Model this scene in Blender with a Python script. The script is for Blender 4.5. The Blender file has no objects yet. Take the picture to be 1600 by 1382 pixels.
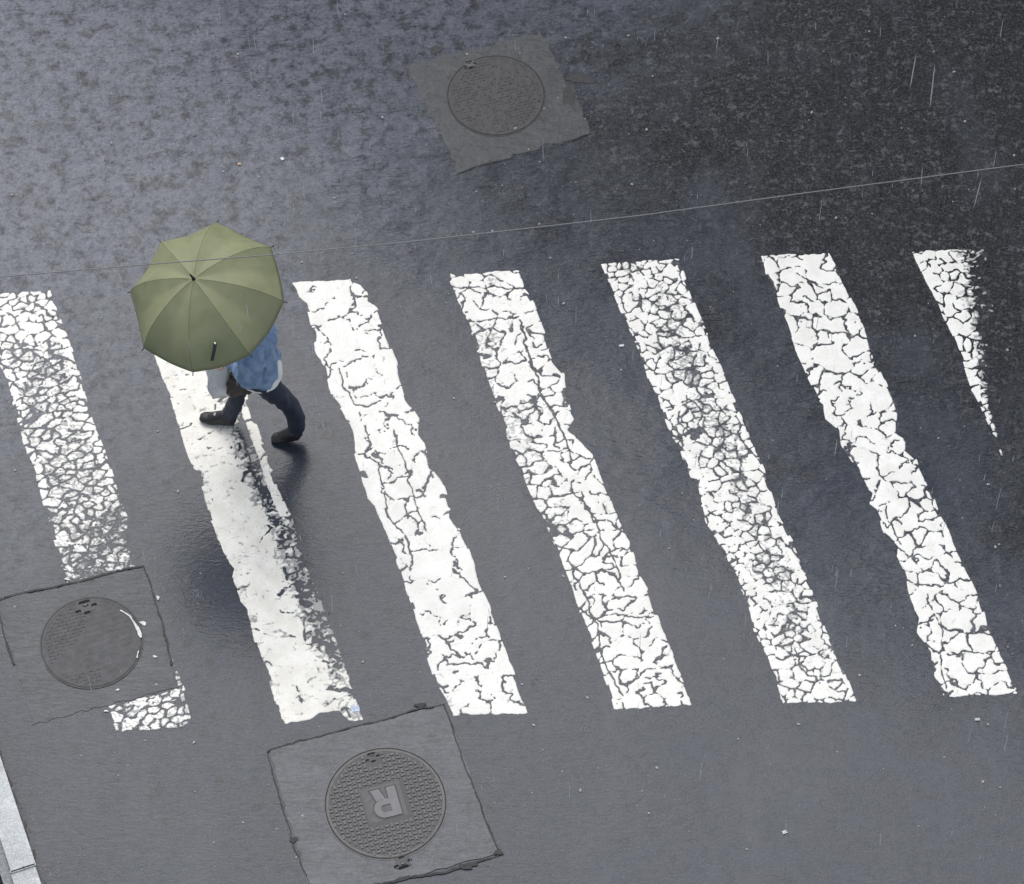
import bpy, bmesh, math, random
import numpy as np
from mathutils import Vector, Matrix
sc = bpy.context.scene
COL = sc.collection
rnd = random.Random(7)
# ------------------------------------------------------------------ camera, sky, sun, exposure
DIST, PITCH, FPX = 23.6, math.radians(60), 5900.0
CAM = Vector((0, -DIST * math.cos(PITCH), DIST * math.sin(PITCH)))
cd = bpy.data.cameras.new('camera'); cam = bpy.data.objects.new('camera', cd); COL.objects.link(cam)
cam.location = CAM; cam.rotation_euler = (math.radians(90) - PITCH, 0, 0)
cd.sensor_width = 36; cd.lens = FPX / 1600 * 36; cd.clip_start = .1; cd.clip_end = 600
sc.camera = cam
SUN_EL, SUN_AZ = math.radians(53), math.radians(-8)      # azimuth: clockwise from +Y
world = bpy.data.worlds.new('World'); sc.world = world; world.use_nodes = True
wn = world.node_tree.nodes; wl = world.node_tree.links; wn.clear()
sky = wn.new('ShaderNodeTexSky'); sky.sky_type = 'NISHITA'; sky.sun_disc = False
sky.sun_elevation = SUN_EL; sky.sun_rotation = SUN_AZ; sky.air_density = 1.0; sky.dust_density = 1.5; sky.ozone_density = 1.0
hs = wn.new('ShaderNodeHueSaturation'); hs.inputs['Saturation'].default_value = .50      # a grey rain sky
bg = wn.new('ShaderNodeBackground'); bg.inputs['Strength'].default_value = .125
wo = wn.new('ShaderNodeOutputWorld')
wl.new(sky.outputs[0], hs.inputs['Color']); wl.new(hs.outputs[0], bg.inputs[0]); wl.new(bg.outputs[0], wo.inputs[0])
sl = bpy.data.lights.new('sun', 'SUN'); sl.energy = 1.45; sl.angle = math.radians(64); sl.color = (1, .998, .99)
so = bpy.data.objects.new('sun', sl); COL.objects.link(so)
sd = Vector((math.sin(SUN_AZ) * math.cos(SUN_EL), math.cos(SUN_AZ) * math.cos(SUN_EL), math.sin(SUN_EL)))
so.rotation_euler = sd.to_track_quat('Z', 'Y').to_euler(); so.location = sd * 30
sc.view_settings.view_transform = 'Standard'; sc.view_settings.look = 'None'
sc.view_settings.exposure = 0.72; sc.view_settings.gamma = 1
sc.view_settings.use_curve_mapping = False

# ------------------------------------------------------------------ survey helper: a sighting (photo coordinates) taken down to a plane of height h
def P(px, py, h=0.0):
    F = Vector((0, math.cos(PITCH), -math.sin(PITCH))); U = Vector((0, math.sin(PITCH), math.cos(PITCH)))
    d = F + Vector((1, 0, 0)) * ((px - 800) / FPX) - U * ((py - 691) / FPX)
    return CAM + d * ((h - CAM.z) / d.z)
def PA(pts, h=0.0):
    return np.array([P(x, y, h)[:] for x, y in pts])

# ------------------------------------------------------------------ tagging
def tag(o, label=None, cat=None, group=None, kind=None):
    if label: o['label'] = label
    if cat: o['category'] = cat
    if group: o['group'] = group
    if kind: o['kind'] = kind
    return o
def empty(name, loc, label, cat, group=None, rot=0):
    o = bpy.data.objects.new(name, None); COL.objects.link(o); o.location = loc; o.rotation_euler = (0, 0, rot)
    o.empty_display_size = .1
    return tag(o, label, cat, group)
def link(name, me, mat, parent=None, smooth=False):
    o = bpy.data.objects.new(name, me); COL.objects.link(o)
    if mat and not len(me.materials): me.materials.append(mat)
    if parent:
        o.parent = parent; o.matrix_parent_inverse = Matrix.Identity(4)
    if smooth: me.polygons.foreach_set('use_smooth', [True] * len(me.polygons))
    return o
def mesh(name, V, F, mat, parent=None, smooth=False):
    me = bpy.data.meshes.new(name); me.from_pydata([tuple(v) for v in V], [], F); me.update()
    return link(name, me, mat, parent, smooth)
def frombm(name, bm, mat, parent=None, smooth=False):
    bmesh.ops.recalc_face_normals(bm, faces=bm.faces[:])
    me = bpy.data.meshes.new(name); bm.to_mesh(me); bm.free()
    return link(name, me, mat, parent, smooth)

# ------------------------------------------------------------------ materials
class M:
    def __init__(s, name):
        s.m = bpy.data.materials.new(name); s.m.use_nodes = True
        s.t = s.m.node_tree; s.t.nodes.clear()
        s.out = s.t.nodes.new('ShaderNodeOutputMaterial'); s.b = s.t.nodes.new('ShaderNodeBsdfPrincipled')
        s.t.links.new(s.b.outputs[0], s.out.inputs[0]); s.co = s.t.nodes.new('ShaderNodeTexCoord').outputs['Object']
    def n(s, typ, **kw):
        nd = s.t.nodes.new(typ)
        for k, v in kw.items(): setattr(nd, k, v)
        return nd
    def put(s, sock, v):
        if isinstance(v, bpy.types.NodeSocket): s.t.links.new(v, sock)
        else: sock.default_value = v
    def mapping(s, scale=(1, 1, 1), rot=0.0):
        m = s.n('ShaderNodeMapping'); s.put(m.inputs[0], s.co); m.inputs['Scale'].default_value = scale; m.inputs['Rotation'].default_value = (0, 0, rot)
        return m.outputs[0]
    def noise(s, scale, detail=4, rough=.6, vec=None, dist=0.0):
        n = s.n('ShaderNodeTexNoise'); s.put(n.inputs['Vector'], vec or s.co); n.inputs['Scale'].default_value = scale
        n.inputs['Detail'].default_value = detail; n.inputs['Roughness'].default_value = rough; n.inputs['Distortion'].default_value = dist
        return n.outputs['Fac']
    def voro(s, scale, feature='F1', out='Distance', vec=None, rand=1.0):
        n = s.n('ShaderNodeTexVoronoi', feature=feature); s.put(n.inputs['Vector'], vec or s.co); n.inputs['Scale'].default_value = scale
        n.inputs['Randomness'].default_value = rand
        return n.outputs[out]
    def ramp(s, v, a, b, lo=0.0, hi=1.0, smooth=True):
        n = s.n('ShaderNodeMapRange'); n.interpolation_type = 'SMOOTHSTEP' if smooth else 'LINEAR'
        s.put(n.inputs[0], v)
        for i, x in zip((1, 2, 3, 4), (a, b, lo, hi)): n.inputs[i].default_value = x
        return n.outputs[0]
    def math(s, op, a, b=0.0, c=None):
        n = s.n('ShaderNodeMath', operation=op); s.put(n.inputs[0], a); s.put(n.inputs[1], b)
        if c is not None: s.put(n.inputs[2], c)
        return n.outputs[0]
    def mix(s, f, a, b):
        n = s.n('ShaderNodeMix', data_type='RGBA')
        s.put(n.inputs[0], f); s.put(n.inputs[6], a if not isinstance(a, tuple) else (*a, 1)); s.put(n.inputs[7], b if not isinstance(b, tuple) else (*b, 1))
        return n.outputs[2]
    def bump(s, h, strength=.3, dist=.01, normal=None):
        n = s.n('ShaderNodeBump'); s.put(n.inputs['Height'], h); n.inputs['Strength'].default_value = strength; n.inputs['Distance'].default_value = dist
        if normal: s.put(n.inputs['Normal'], normal)
        return n.outputs[0]
    def xyz(s):
        n = s.n('ShaderNodeSeparateXYZ'); s.put(n.inputs[0], s.co); return n.outputs
    def set(s, **kw):
        for k, v in kw.items():
            key = k.replace('_', ' ')
            s.put(s.b.inputs[key], (*v, 1) if isinstance(v, tuple) and len(v) == 3 else v)
        return s.m

def simple(name, col, rough=.5, var=.15, scale=30, bump=.15, bdist=.003, coat=0.0, metal=0.0, **kw):
    m = M(name); n = m.noise(scale, 4)
    c = m.mix(m.ramp(n, .3, .7), tuple(x * (1 - var) for x in col), tuple(min(1, x * (1 + var)) for x in col))
    m.set(Base_Color=c, Roughness=rough, Metallic=metal, Normal=m.bump(n, bump, bdist), Coat_Weight=coat, **kw)
    if coat: m.b.inputs['Coat Roughness'].default_value = .12; m.b.inputs['Coat IOR'].default_value = 1.33
    return m.m

def mat_asphalt():
    m = M('wet_asphalt'); X, Y, Z = m.xyz()
    big = m.noise(.55, 3, .55); mid = m.noise(3.0, 5, .62); fine = m.noise(38, 4, .7); grain = m.noise(150, 2, .6)
    # coarse, stripped wearing course towards the far right, smoother fines elsewhere; the coarse part is painted darker for the building's reflection
    lin = m.math('ADD', m.math('MULTIPLY', X, .32), m.math('MULTIPLY', Y, .42))
    coarse = m.ramp(m.math('ADD', lin, m.math('MULTIPLY', m.math('SUBTRACT', m.noise(.9, 4, .6), .5), 1.7)), .42, 1.35)
    base = m.mix(m.ramp(mid, .3, .7), (.0185, .0228, .0330), (.031, .0375, .0525))
    cs = m.noise(17, 3, .75); cs2 = m.noise(48, 3, .75)
    st = m.math('ADD', m.math('MULTIPLY', m.ramp(cs, .54, .62), .55), m.math('MULTIPLY', m.ramp(cs2, .53, .63), .6))
    stone = m.math('MULTIPLY', st, m.ramp(m.noise(5, 3), .35, .6, .35, 1.0))
    coarse_refl_base = m.mix(stone, (.0055, .0055, .0055), (.150, .149, .148))
    base = m.mix(m.math('MULTIPLY', coarse, .9), base, coarse_refl_base)
    # bright sky reflection on the far left, painted as a lighter mottled base colour
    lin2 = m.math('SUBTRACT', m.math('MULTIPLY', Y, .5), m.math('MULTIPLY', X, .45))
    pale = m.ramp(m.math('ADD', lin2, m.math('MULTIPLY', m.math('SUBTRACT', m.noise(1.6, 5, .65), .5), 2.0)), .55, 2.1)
    sky_sheen_col = m.mix(m.ramp(m.noise(9, 6, .8), .46, .62), (.155, .162, .192), (.028, .028, .033))
    sky_sheen_col = m.mix(m.math('MULTIPLY', m.ramp(m.noise(30, 4, .75), .52, .64), .6), sky_sheen_col, (.030, .030, .035))
    base = m.mix(m.math('MULTIPLY', pale, .8), base, sky_sheen_col)
    # stripped blotches
    bl = m.ramp(m.noise(7.5, 4, .7, m.mapping((.8, 1.3, 1))), .57, .66)
    gz = m.ramp(m.noise(.8, 3), .42, .6)
    base = m.mix(m.math('MULTIPLY', m.math('MULTIPLY', bl, gz), .55), base, (.014, .014, .015))
    d = m.voro(5.2, 'F1', 'Distance'); gate = m.ramp(m.noise(1.3, 2), .40, .50)
    left = m.ramp(X, .1, -1.2)
    spot = m.math('MULTIPLY', m.math('MULTIPLY', m.ramp(m.math('ADD', d, m.math('MULTIPLY', m.math('SUBTRACT', fine, .5), .12)), .22, .10), gate), left)
    base = m.mix(m.math('MULTIPLY', spot, .75), base, (.008, .008, .009))
    pit = m.ramp(m.noise(16, 3, .7), .64, .72)
    base = m.mix(m.math('MULTIPLY', pit, .6), base, (.009, .009, .009))
    gr = m.ramp(m.noise(85, 3, .8), .42, .66)
    base = m.mix(m.math('MULTIPLY', gr, .5), base, (.085, .087, .095))
    pt = m.ramp(m.noise(26, 4, .8), .60, .68)
    base = m.mix(m.math('MULTIPLY', pt, .5), base, (.010, .010, .011))
    chip = m.ramp(m.voro(14, 'F1', 'Distance'), .05, .03); chip = m.math('MULTIPLY', chip, m.ramp(m.noise(5, 2), .52, .6))
    base = m.mix(m.math('MULTIPLY', chip, .45), base, (.3, .3, .28))
    rip = m.noise(1.0, 5, .66, m.mapping((12, 32, 12), .06)); rip2 = m.noise(1.0, 3, .6, m.mapping((26, 62, 26), -.05))
    h = m.math('ADD', m.math('MULTIPLY', rip, .8), m.math('MULTIPLY', rip2, .5))
    side = m.ramp(m.math('ADD', m.math('ADD', X, m.math('MULTIPLY', Y, 1.3)), m.math('MULTIPLY', m.math('SUBTRACT', m.noise(.7, 3), .5), 3.0)), -.6, 3.2, .24, 2.3)
    h = m.math('MULTIPLY', h, side)
    big_r = m.math('MULTIPLY', m.math('SUBTRACT', side, .24), m.ramp(m.noise(1.7, 3), .38, .62))
    h = m.math('ADD', h, m.math('MULTIPLY', m.noise(1.0, 3, .6, m.mapping((4.5, 15, 8), .05)), m.math('MULTIPLY', big_r, 2.2)))
    h = m.math('ADD', h, m.math('MULTIPLY', m.noise(24, 4, .75), m.math('MULTIPLY', m.math('MAXIMUM', m.math('MULTIPLY', coarse, 1.3), m.math('MULTIPLY', pale, .55)), 1.25)))
    h = m.math('ADD', h, m.math('MULTIPLY', m.noise(55, 3, .8), .07))
    dd = m.voro(6.5, 'F1', 'Distance'); rg = m.math('MULTIPLY', m.math('SINE', m.math('MULTIPLY', dd, 62.0)), m.ramp(dd, .34, .08))
    h = m.math('ADD', h, m.math('MULTIPLY', m.math('MULTIPLY', rg, m.ramp(m.noise(2.2, 2), .50, .6)), .05))
    cn = m.bump(h, .75, .010)
    h2 = m.math('ADD', m.math('MULTIPLY', fine, .8), m.math('MULTIPLY', grain, .5))
    dk = m.math('MULTIPLY', m.ramp(m.noise(1, 4, .78, m.mapping((20, 40, 20), .1)), .60, .70), m.ramp(m.noise(2.5, 3), .35, .6, .3, 1.0))
    base = m.mix(m.math('MULTIPLY', dk, .7), base, (.007, .007, .008))
    base = m.mix(m.math('MULTIPLY', m.ramp(m.noise(1.1, 5, .7, m.mapping((1.6, .5, 1), .29)), .5, .66), .35), base, (.062, .066, .078))
    film = m.math('SUBTRACT', 1.0, m.math('MULTIPLY', coarse, .62))
    spk = m.math('ADD', m.math('MULTIPLY', m.ramp(m.noise(13, 5, .8), .45, .62), .55), m.math('MULTIPLY', m.ramp(m.noise(45, 3, .8), .48, .66), .5))
    rug = m.math('ADD', .30, m.math('MULTIPLY', m.math('MAXIMUM', coarse, pale), .6))
    film = m.math('SUBTRACT', film, m.math('MULTIPLY', spk, rug))
    m.set(Base_Color=base, Roughness=m.ramp(mid, .3, .7, .26, .4), Normal=m.bump(h2, .4, .005, cn), Specular_IOR_Level=.16,
          Coat_Weight=film, Coat_Roughness=m.ramp(big, .3, .7, .02, .05), Coat_IOR=1.315, Coat_Normal=cn)
    return m.m

def mat_concrete(name, a, b, coat=.8):
    m = M(name); mid = m.noise(5, 5, .65); fine = m.noise(60, 4, .7); streak = m.noise(1, 4, .6, m.mapping((8, 26, 8), .1))
    c = m.mix(m.ramp(mid, .3, .7), a, b)
    c = m.mix(m.math('MULTIPLY', m.ramp(fine, .62, .75), .4), c, tuple(x * 1.6 for x in b))
    c = m.mix(m.math('MULTIPLY', m.ramp(m.noise(24, 3, .7), .64, .72), .5), c, tuple(x * .35 for x in a))
    c = m.mix(m.math('MULTIPLY', m.ramp(m.noise(1, 5, .7, m.mapping((3.5, 7, 4), .2)), .5, .68), .45), c, tuple(x * 1.5 for x in b))
    c = m.mix(m.math('MULTIPLY', m.ramp(m.noise(85, 3, .8), .42, .66), .35), c, tuple(x * 1.9 for x in b))
    c = m.mix(m.math('MULTIPLY', m.ramp(m.noise(13, 5, .8), .5, .64), .40), c, tuple(x * .5 for x in a))
    cn = m.bump(m.math('ADD', streak, m.math('MULTIPLY', m.noise(24, 4, .75), .5)), .5, .008)
    m.set(Base_Color=c, Roughness=.5, Normal=m.bump(fine, .3, .003, cn), Specular_IOR_Level=.2, Coat_Weight=coat, Coat_Roughness=.14, Coat_IOR=1.33, Coat_Normal=cn)
    return m.m

def mat_paint(name='thermoplastic_paint', warm=0.0):
    m = M(name); mid = m.noise(9, 5, .6); fine = m.noise(55, 4, .7)
    hi = (.86, .83 - .012 * warm, .755 - .05 * warm); lo = (.78 - .05 * warm, .745 - .07 * warm, .665 - .11 * warm)
    c = m.mix(m.ramp(mid, .32, .66), hi, lo)
    at = m.n('ShaderNodeAttribute', attribute_name='wear'); w = at.outputs['Fac']
    g = m.ramp(m.math('ADD', w, m.math('MULTIPLY', m.math('SUBTRACT', fine, .5), .9)), .45, 1.05)
    c = m.mix(m.math('MULTIPLY', g, .85), c, (.20, .20, .19))
    scr = m.noise(1, 5, .7, m.mapping((14, 40, 14), .15))
    c = m.mix(m.math('MULTIPLY', m.ramp(scr, .6, .72), .35), c, (.38, .37, .35))
    c = m.mix(m.math('MULTIPLY', m.ramp(m.noise(100, 3, .8), .55, .68), .42), c, (.34, .335, .32))
    c = m.mix(m.math('MULTIPLY', m.ramp(m.noise(2.4, 4, .6), .45, .7), .16), c, (.42, .40, .36))
    m.set(Base_Color=c, Roughness=.45, Normal=m.bump(m.math('ADD', mid, fine), .2, .003), Coat_Weight=.4, Coat_Roughness=.2, Coat_IOR=1.33)
    return m.m

MAT = {}
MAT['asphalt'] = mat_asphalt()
MAT['slab'] = mat_concrete('wet_concrete', (.056, .058, .063), (.086, .088, .095))
MAT['slab_old'] = mat_concrete('stained_concrete', (.032, .034, .038), (.056, .058, .064))
MAT['slab_far'] = mat_concrete('worn_concrete', (.026, .0285, .031), (.048, .052, .055), .45)
MAT['kerb'] = mat_concrete('kerb_concrete', (.36, .365, .36), (.46, .465, .455), .3)
MAT['gutter'] = mat_concrete('mortar', (.17, .18, .18), (.26, .27, .27), .3)
MAT['soil'] = simple('dark_soil', (.02, .019, .016), .9, .5, 20, .8, .02)
MAT['tar'] = simple('black_tar', (.022, .021, .021), .6, .4, 60, .5, .005)
MAT['dirt'] = simple('gutter_dirt', (.034, .034, .036), .5, .4, 40, .5, .005)
MAT['iron'] = simple('wet_cast_iron', (.054, .052, .053), .45, .3, 25, .3, .002, coat=.6, metal=.2)
MAT['iron_dark'] = simple('cast_iron_ground', (.022, .0215, .0225), .5, .3, 35, .3, .002, coat=.4)
MAT['iron_far'] = simple('worn_cast_iron', (.028, .028, .031), .55, .45, 16, .7, .012, coat=.35)
MAT['iron_top'] = simple('sunken_cast_iron', (.014, .014, .0155), .6, .5, 22, .8, .014, coat=.3)
MAT['hole'] = simple('pick_hole_shadow_dirt', (.008, .008, .008), .9)
MAT['paint'] = mat_paint(); MAT['paint_warm'] = mat_paint('cream_stained_paint', .55)
m = M('paint_residue'); n1 = m.noise(40, 5, .75); n2 = m.noise(6, 4, .6)
al = m.math('MULTIPLY', m.ramp(n1, .44, .66), m.ramp(n2, .3, .62, .25, .85))
m.set(Base_Color=m.mix(n1, (.20, .20, .195), (.36, .355, .34)), Roughness=.5, Alpha=al); MAT['residue'] = m.m

# ------------------------------------------------------------------ ground
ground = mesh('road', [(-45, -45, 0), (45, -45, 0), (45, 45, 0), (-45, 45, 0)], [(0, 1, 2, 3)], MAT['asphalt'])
tag(ground, kind='structure')

# value noise on a numpy grid
def vnoise(x, y, seed):
    xi = np.floor(x).astype(np.int64); yi = np.floor(y).astype(np.int64); fx = x - xi; fy = y - yi
    fx = fx * fx * (3 - 2 * fx); fy = fy * fy * (3 - 2 * fy)
    def hh(a, b):
        h = (a * 374761393 + b * 668265263 + seed * 974634777) & 0xffffffff
        h = ((h ^ (h >> 13)) * 1274126177) & 0xffffffff
        return ((h ^ (h >> 16)) & 0xffff) / 65535.0
    return (hh(xi, yi) * (1 - fx) + hh(xi + 1, yi) * fx) * (1 - fy) + (hh(xi, yi + 1) * (1 - fx) + hh(xi + 1, yi + 1) * fx) * fy
def fbm(x, y, seed, o=3):
    a = 0; s = 0; w = 1
    for k in range(o):
        a = a + w * vnoise(x * 2 ** k, y * 2 ** k, seed + k * 17); s += w; w *= .5
    return a / s

RD = (P(958, 1109) - P(697, 427)); RD.z = 0; RD.normalize()      # direction of the painted bars (towards the camera)
RN = Vector((-RD.y, RD.x, 0))                                     # across, towards +x
if RN.x < 0: RN = -RN
def to_uv(A):
    A = np.asarray(A); return A[:, 0] * RN.x + A[:, 1] * RN.y, A[:, 0] * RD.x + A[:, 1] * RD.y
def segdist(x, y, ax, ay, bx, by):
    dx, dy = bx - ax, by - ay; L = dx * dx + dy * dy + 1e-12
    t = np.clip(((x - ax) * dx + (y - ay) * dy) / L, 0, 1)
    return np.hypot(x - ax - t * dx, y - ay - t * dy)

def build_stripe(name, left, right, top, bot, cell, wearf, label, seed, mat, traces=(), cutpoly=None, crack=.0034, merge=.2, thin=.28, aspect=1.25, STEP=.0042, edge=.010, extra=None, kill=.7, residue=True):
    uL, vL = to_uv(PA(left)); uR, vR = to_uv(PA(right)); uT, vT = to_uv(PA(top)); uB, vB = to_uv(PA(bot))
    u0, u1 = min(uL.min(), uR.min()) - .03, max(uL.max(), uR.max()) + .03
    v0, v1 = vT.min() - .04, vB.max() + .04
    nu, nv = int((u1 - u0) / STEP) + 1, int((v1 - v0) / STEP) + 1
    U, V = np.meshgrid(u0 + np.arange(nu) * STEP, v0 + np.arange(nv) * STEP)
    def fi(vv, vs, us):
        o = np.argsort(vs); return np.interp(vv, vs[o], us[o])
    L = fi(V, vL, uL); R = fi(V, vR, uR)
    T = np.interp(U, uT, vT) if uT[0] < uT[-1] else np.interp(U, uT[::-1], vT[::-1]); B = np.interp(U, uB, vB)
    s = (U - L) / np.maximum(R - L, .02); t = (V - T) / np.maximum(B - T, .1)
    e1 = (fbm(U / .05, V / .05, seed, 3) - .5) * edge * 2.2; e2 = (fbm(U / .018, V / .018, seed + 5, 2) - .5) * edge
    f = np.minimum(np.minimum(U - L, R - U), np.minimum(V - T, B - V) * 1.0) + e1 + e2
    # crazing: merged voronoi plates
    rs = np.random.RandomState(seed)
    cu, cv = cell * aspect, cell
    gu, gv = int((u1 - u0) / cu) + 3, int((v1 - v0) / cv) + 3
    SU = u0 + (np.arange(gu)[None, :] - .5 + rs.rand(gv, gu) * .95) * cu; SV = v0 + (np.arange(gv)[:, None] - .5 + rs.rand(gv, gu) * .95) * cv
    SU[::2] += cu * .5
    su, sv = SU.ravel(), SV.ravel(); kp = rs.rand(len(su)) > thin; su, sv = su[kp], sv[kp]; N = len(su)
    wu = U + (fbm(U / .045, V / .045, seed + 31, 3) - .5) * cell * .75; wv = V + (fbm(U / .045, V / .045, seed + 41, 3) - .5) * cell * .75
    def voronoi(wu, wv, su, sv, cu, cv):
        d1 = np.full(U.shape, 9.); d2 = d1.copy(); d3 = d1.copy(); i1 = np.zeros(U.shape, int); i2 = i1.copy()
        for k in range(len(su)):
            a0 = max(0, int((sv[k] - 2.6 * cv - v0) / STEP)); a1 = min(nv, int((sv[k] + 2.6 * cv - v0) / STEP) + 2)
            b0 = max(0, int((su[k] - 2.6 * cu - u0) / STEP)); b1 = min(nu, int((su[k] + 2.6 * cu - u0) / STEP) + 2)
            if a1 <= a0 or b1 <= b0: continue
            sl_ = (slice(a0, a1), slice(b0, b1))
            d = np.hypot((wu[sl_] - su[k]) / (cu / cv), wv[sl_] - sv[k])
            n1 = d < d1[sl_]; n2 = (~n1) & (d < d2[sl_])
            d3[sl_] = np.where(n1 | n2, d2[sl_], np.minimum(d, d3[sl_]))
            d2[sl_] = np.where(n1, d1[sl_], np.where(n2, d, d2[sl_])); i2[sl_] = np.where(n1, i1[sl_], np.where(n2, k, i2[sl_]))
            d1[sl_] = np.where(n1, d, d1[sl_]); i1[sl_] = np.where(n1, k, i1[sl_])
        return d1, d2, d3, i1, i2
    d1, d2, d3, i1, i2 = voronoi(wu, wv, su, sv, cu, cv)
    lo = np.minimum(i1, i2); hi = np.maximum(i1, i2)
    hsh = ((lo * 7919 + hi * 104729 + seed * 31) * 2654435761 % 4294967296) / 4294967296.0
    wear = np.clip(wearf(s, t) + (fbm(U / .12, V / .12, seed + 61, 3) - .5) * .5, 0, 1.2)
    width = crack * (.55 + .85 * ((hsh * 7.3) % 1.0) ** 2) * (1 + .7 * wear) + .0034 * np.exp(-(d3 - d1) / (cell * .16))
    width = width + (fbm(U / .03, V / .03, seed + 71, 2) - .5) * crack * .7
    cf = (d2 - d1) * .5 - width
    cf = np.where(hsh < merge * (1 - .6 * np.clip(wear, 0, 1)), cf + .03 * 1.0, cf)
    f = np.minimum(f, np.minimum(cf, .03))
    plate_r = ((i1 * 2654435761 + seed * 13) % 4294967296) / 4294967296.0
    f = np.minimum(f, np.minimum(U - L, R - U) + e1 * .5 - .022 * plate_r ** 2.5 - .003)
    # fine crazing only where the coat is worn
    c2 = cell * .48
    g2u, g2v = int((u1 - u0) / (c2 * 1.3)) + 3, int((v1 - v0) / c2) + 3
    S2u = (u0 + (np.arange(g2u)[None, :] - .5 + rs.rand(g2v, g2u)) * c2 * 1.3).ravel(); S2v = (v0 + (np.arange(g2v)[:, None] - .5 + rs.rand(g2v, g2u)) * c2).ravel()
    a1, a2, a3, j1, j2 = voronoi(wu, wv, S2u, S2v, c2 * 1.3, c2)
    h2 = ((np.minimum(j1, j2) * 7919 + np.maximum(j1, j2) * 104729) * 2654435761 % 4294967296) / 4294967296.0
    w2 = np.clip(wear * 1.15 - .12, 0, 1)
    cf2 = (a2 - a1) * .5 - (w2 * .0058 * (.3 + h2) - .0015) + np.where(h2 > w2 * 1.5 + .15, .03, 0)
    f = np.minimum(f, cf2)
    cellkill = ((j1 * 2654435761 + seed * 77) % 4294967296) / 4294967296.0       # whole flakes gone
    f = np.where(cellkill < np.clip(wear - .55, 0, 1) * kill, np.minimum(f, -.004), f)
    f = f - np.clip(fbm(U / .022, V / .016, seed + 91, 3) - (.84 - .30 * wear), 0, 1) * .08
    for pl in traces:
        pu, pv = to_uv(PA([(x, y) for x, y in pl[1]]))
        ww = pl[0] * (1 + (fbm(U / .02, V / .02, seed + 13, 2) - .5) * 1.3)
        jx = (fbm(U / .06, V / .06, seed + 15, 3) - .5) * .05; jy = (fbm(U / .05, V / .05, seed + 19, 3) - .5) * .05
        for k in range(len(pu) - 1):
            f = np.minimum(f, segdist(U + jx, V + jy, pu[k], pv[k], pu[k + 1], pv[k + 1]) - ww)
    if cutpoly is not None:
        cu_, cv_ = to_uv(PA(cutpoly)); c = np.full(U.shape, 9.)
        for k in range(len(cu_)):
            ax, ay, bx, by = cu_[k], cv_[k], cu_[(k + 1) % len(cu_)], cv_[(k + 1) % len(cu_)]
            nx, ny = (by - ay), -(bx - ax); l = math.hypot(nx, ny)
            c = np.minimum(c, ((U - ax) * nx + (V - ay) * ny) / l)
        if c.max() < 0 or True:
            mx, my = cu_.mean(), cv_.mean()
            sgn = 1
            k = 0; ax, ay, bx, by = cu_[0], cv_[0], cu_[1], cv_[1]; nx, ny = (by - ay), -(bx - ax)
            if (mx - ax) * nx + (my - ay) * ny < 0:
                c = np.full(U.shape, 9.)
                for k in range(len(cu_)):
                    ax, ay, bx, by = cu_[k], cv_[k], cu_[(k + 1) % len(cu_)], cv_[(k + 1) % len(cu_)]
                    nx, ny = -(by - ay), (bx - ax); l = math.hypot(nx, ny)
                    c = np.minimum(c, ((U - ax) * nx + (V - ay) * ny) / l)
        f = np.minimum(f, -c - .012 + e1)
    # smooth a little so that plates have rounded corners
    for _ in range(1):
        g = f.copy(); g[1:-1, 1:-1] = (f[1:-1, 1:-1] * 4 + f[:-2, 1:-1] + f[2:, 1:-1] + f[1:-1, :-2] + f[1:-1, 2:]) / 8; f = g
    f[0, :] = f[-1, :] = -1; f[:, 0] = f[:, -1] = -1
    fc = (f[:-1, :-1] + f[1:, :-1] + f[:-1, 1:] + f[1:, 1:]) / 4
    keep = fc > 0
    # snap rim vertices to the contour
    gy, gx = np.gradient(f, STEP); g2 = gx * gx + gy * gy + 1e-6
    used = np.zeros(f.shape, bool)
    for a in (0, 1):
        for b in (0, 1): used[a:nv - 1 + a, b:nu - 1 + b] |= keep
    allk = np.ones(f.shape, bool); allk[0] = allk[-1] = False; allk[:, 0] = allk[:, -1] = False
    for a in (0, 1):
        for b in (0, 1):
            k2 = np.zeros(f.shape, bool); k2[a:nv - 1 + a, b:nu - 1 + b] = keep; allk &= k2
    rim = used & ~allk
    off = np.clip(-f / np.sqrt(g2), -.75 * STEP, .75 * STEP)
    PU = np.where(rim, U + off * gx / np.sqrt(g2), U); PV = np.where(rim, V + off * gy / np.sqrt(g2), V)
    Z = .0008 + .0022 * np.clip(f / .010, 0, 1) ** .5; Z = np.where(rim, .0016, np.maximum(Z, .0022))
    wr = np.clip(wear * .75 + .55 * (1 - np.clip(f / .008, 0, 1)), 0, 1.3) if True else wear
    vein = np.clip(1 - (a2 - a1) * .5 / .006, 0, 1) * (h2 < .55) * (.25 + .5 * fbm(U / .07, V / .07, seed + 7, 2))
    wr = np.clip(wr + vein * .55, 0, 1.3)
    if extra is not None: wr = np.clip(wr + extra(s, t, U, V), 0, 1.3)
    # connected plates
    lab = np.zeros(keep.shape, np.int32); nlab = 0; comps = []
    kk = keep.copy(); H, W = keep.shape
    ys, xs = np.nonzero(keep)
    kkl = kk.tolist()
    for y, x in zip(ys.tolist(), xs.tolist()):
        if not kkl[y][x]: continue
        kkl[y][x] = False; st = [(y, x)]; comp = []
        while st:
            a, b = st.pop(); comp.append((a, b))
            for c_, d_ in ((a + 1, b), (a - 1, b), (a, b + 1), (a, b - 1)):
                if 0 <= c_ < H and 0 <= d_ < W and kkl[c_][d_]: kkl[c_][d_] = False; st.append((c_, d_))
        comps.append(np.array(comp))
    comps.sort(key=len, reverse=True)
    mid = P(*[(left[len(left) // 2][0] + right[len(right) // 2][0]) / 2, (left[len(left) // 2][1] + right[len(right) // 2][1]) / 2])
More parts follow.
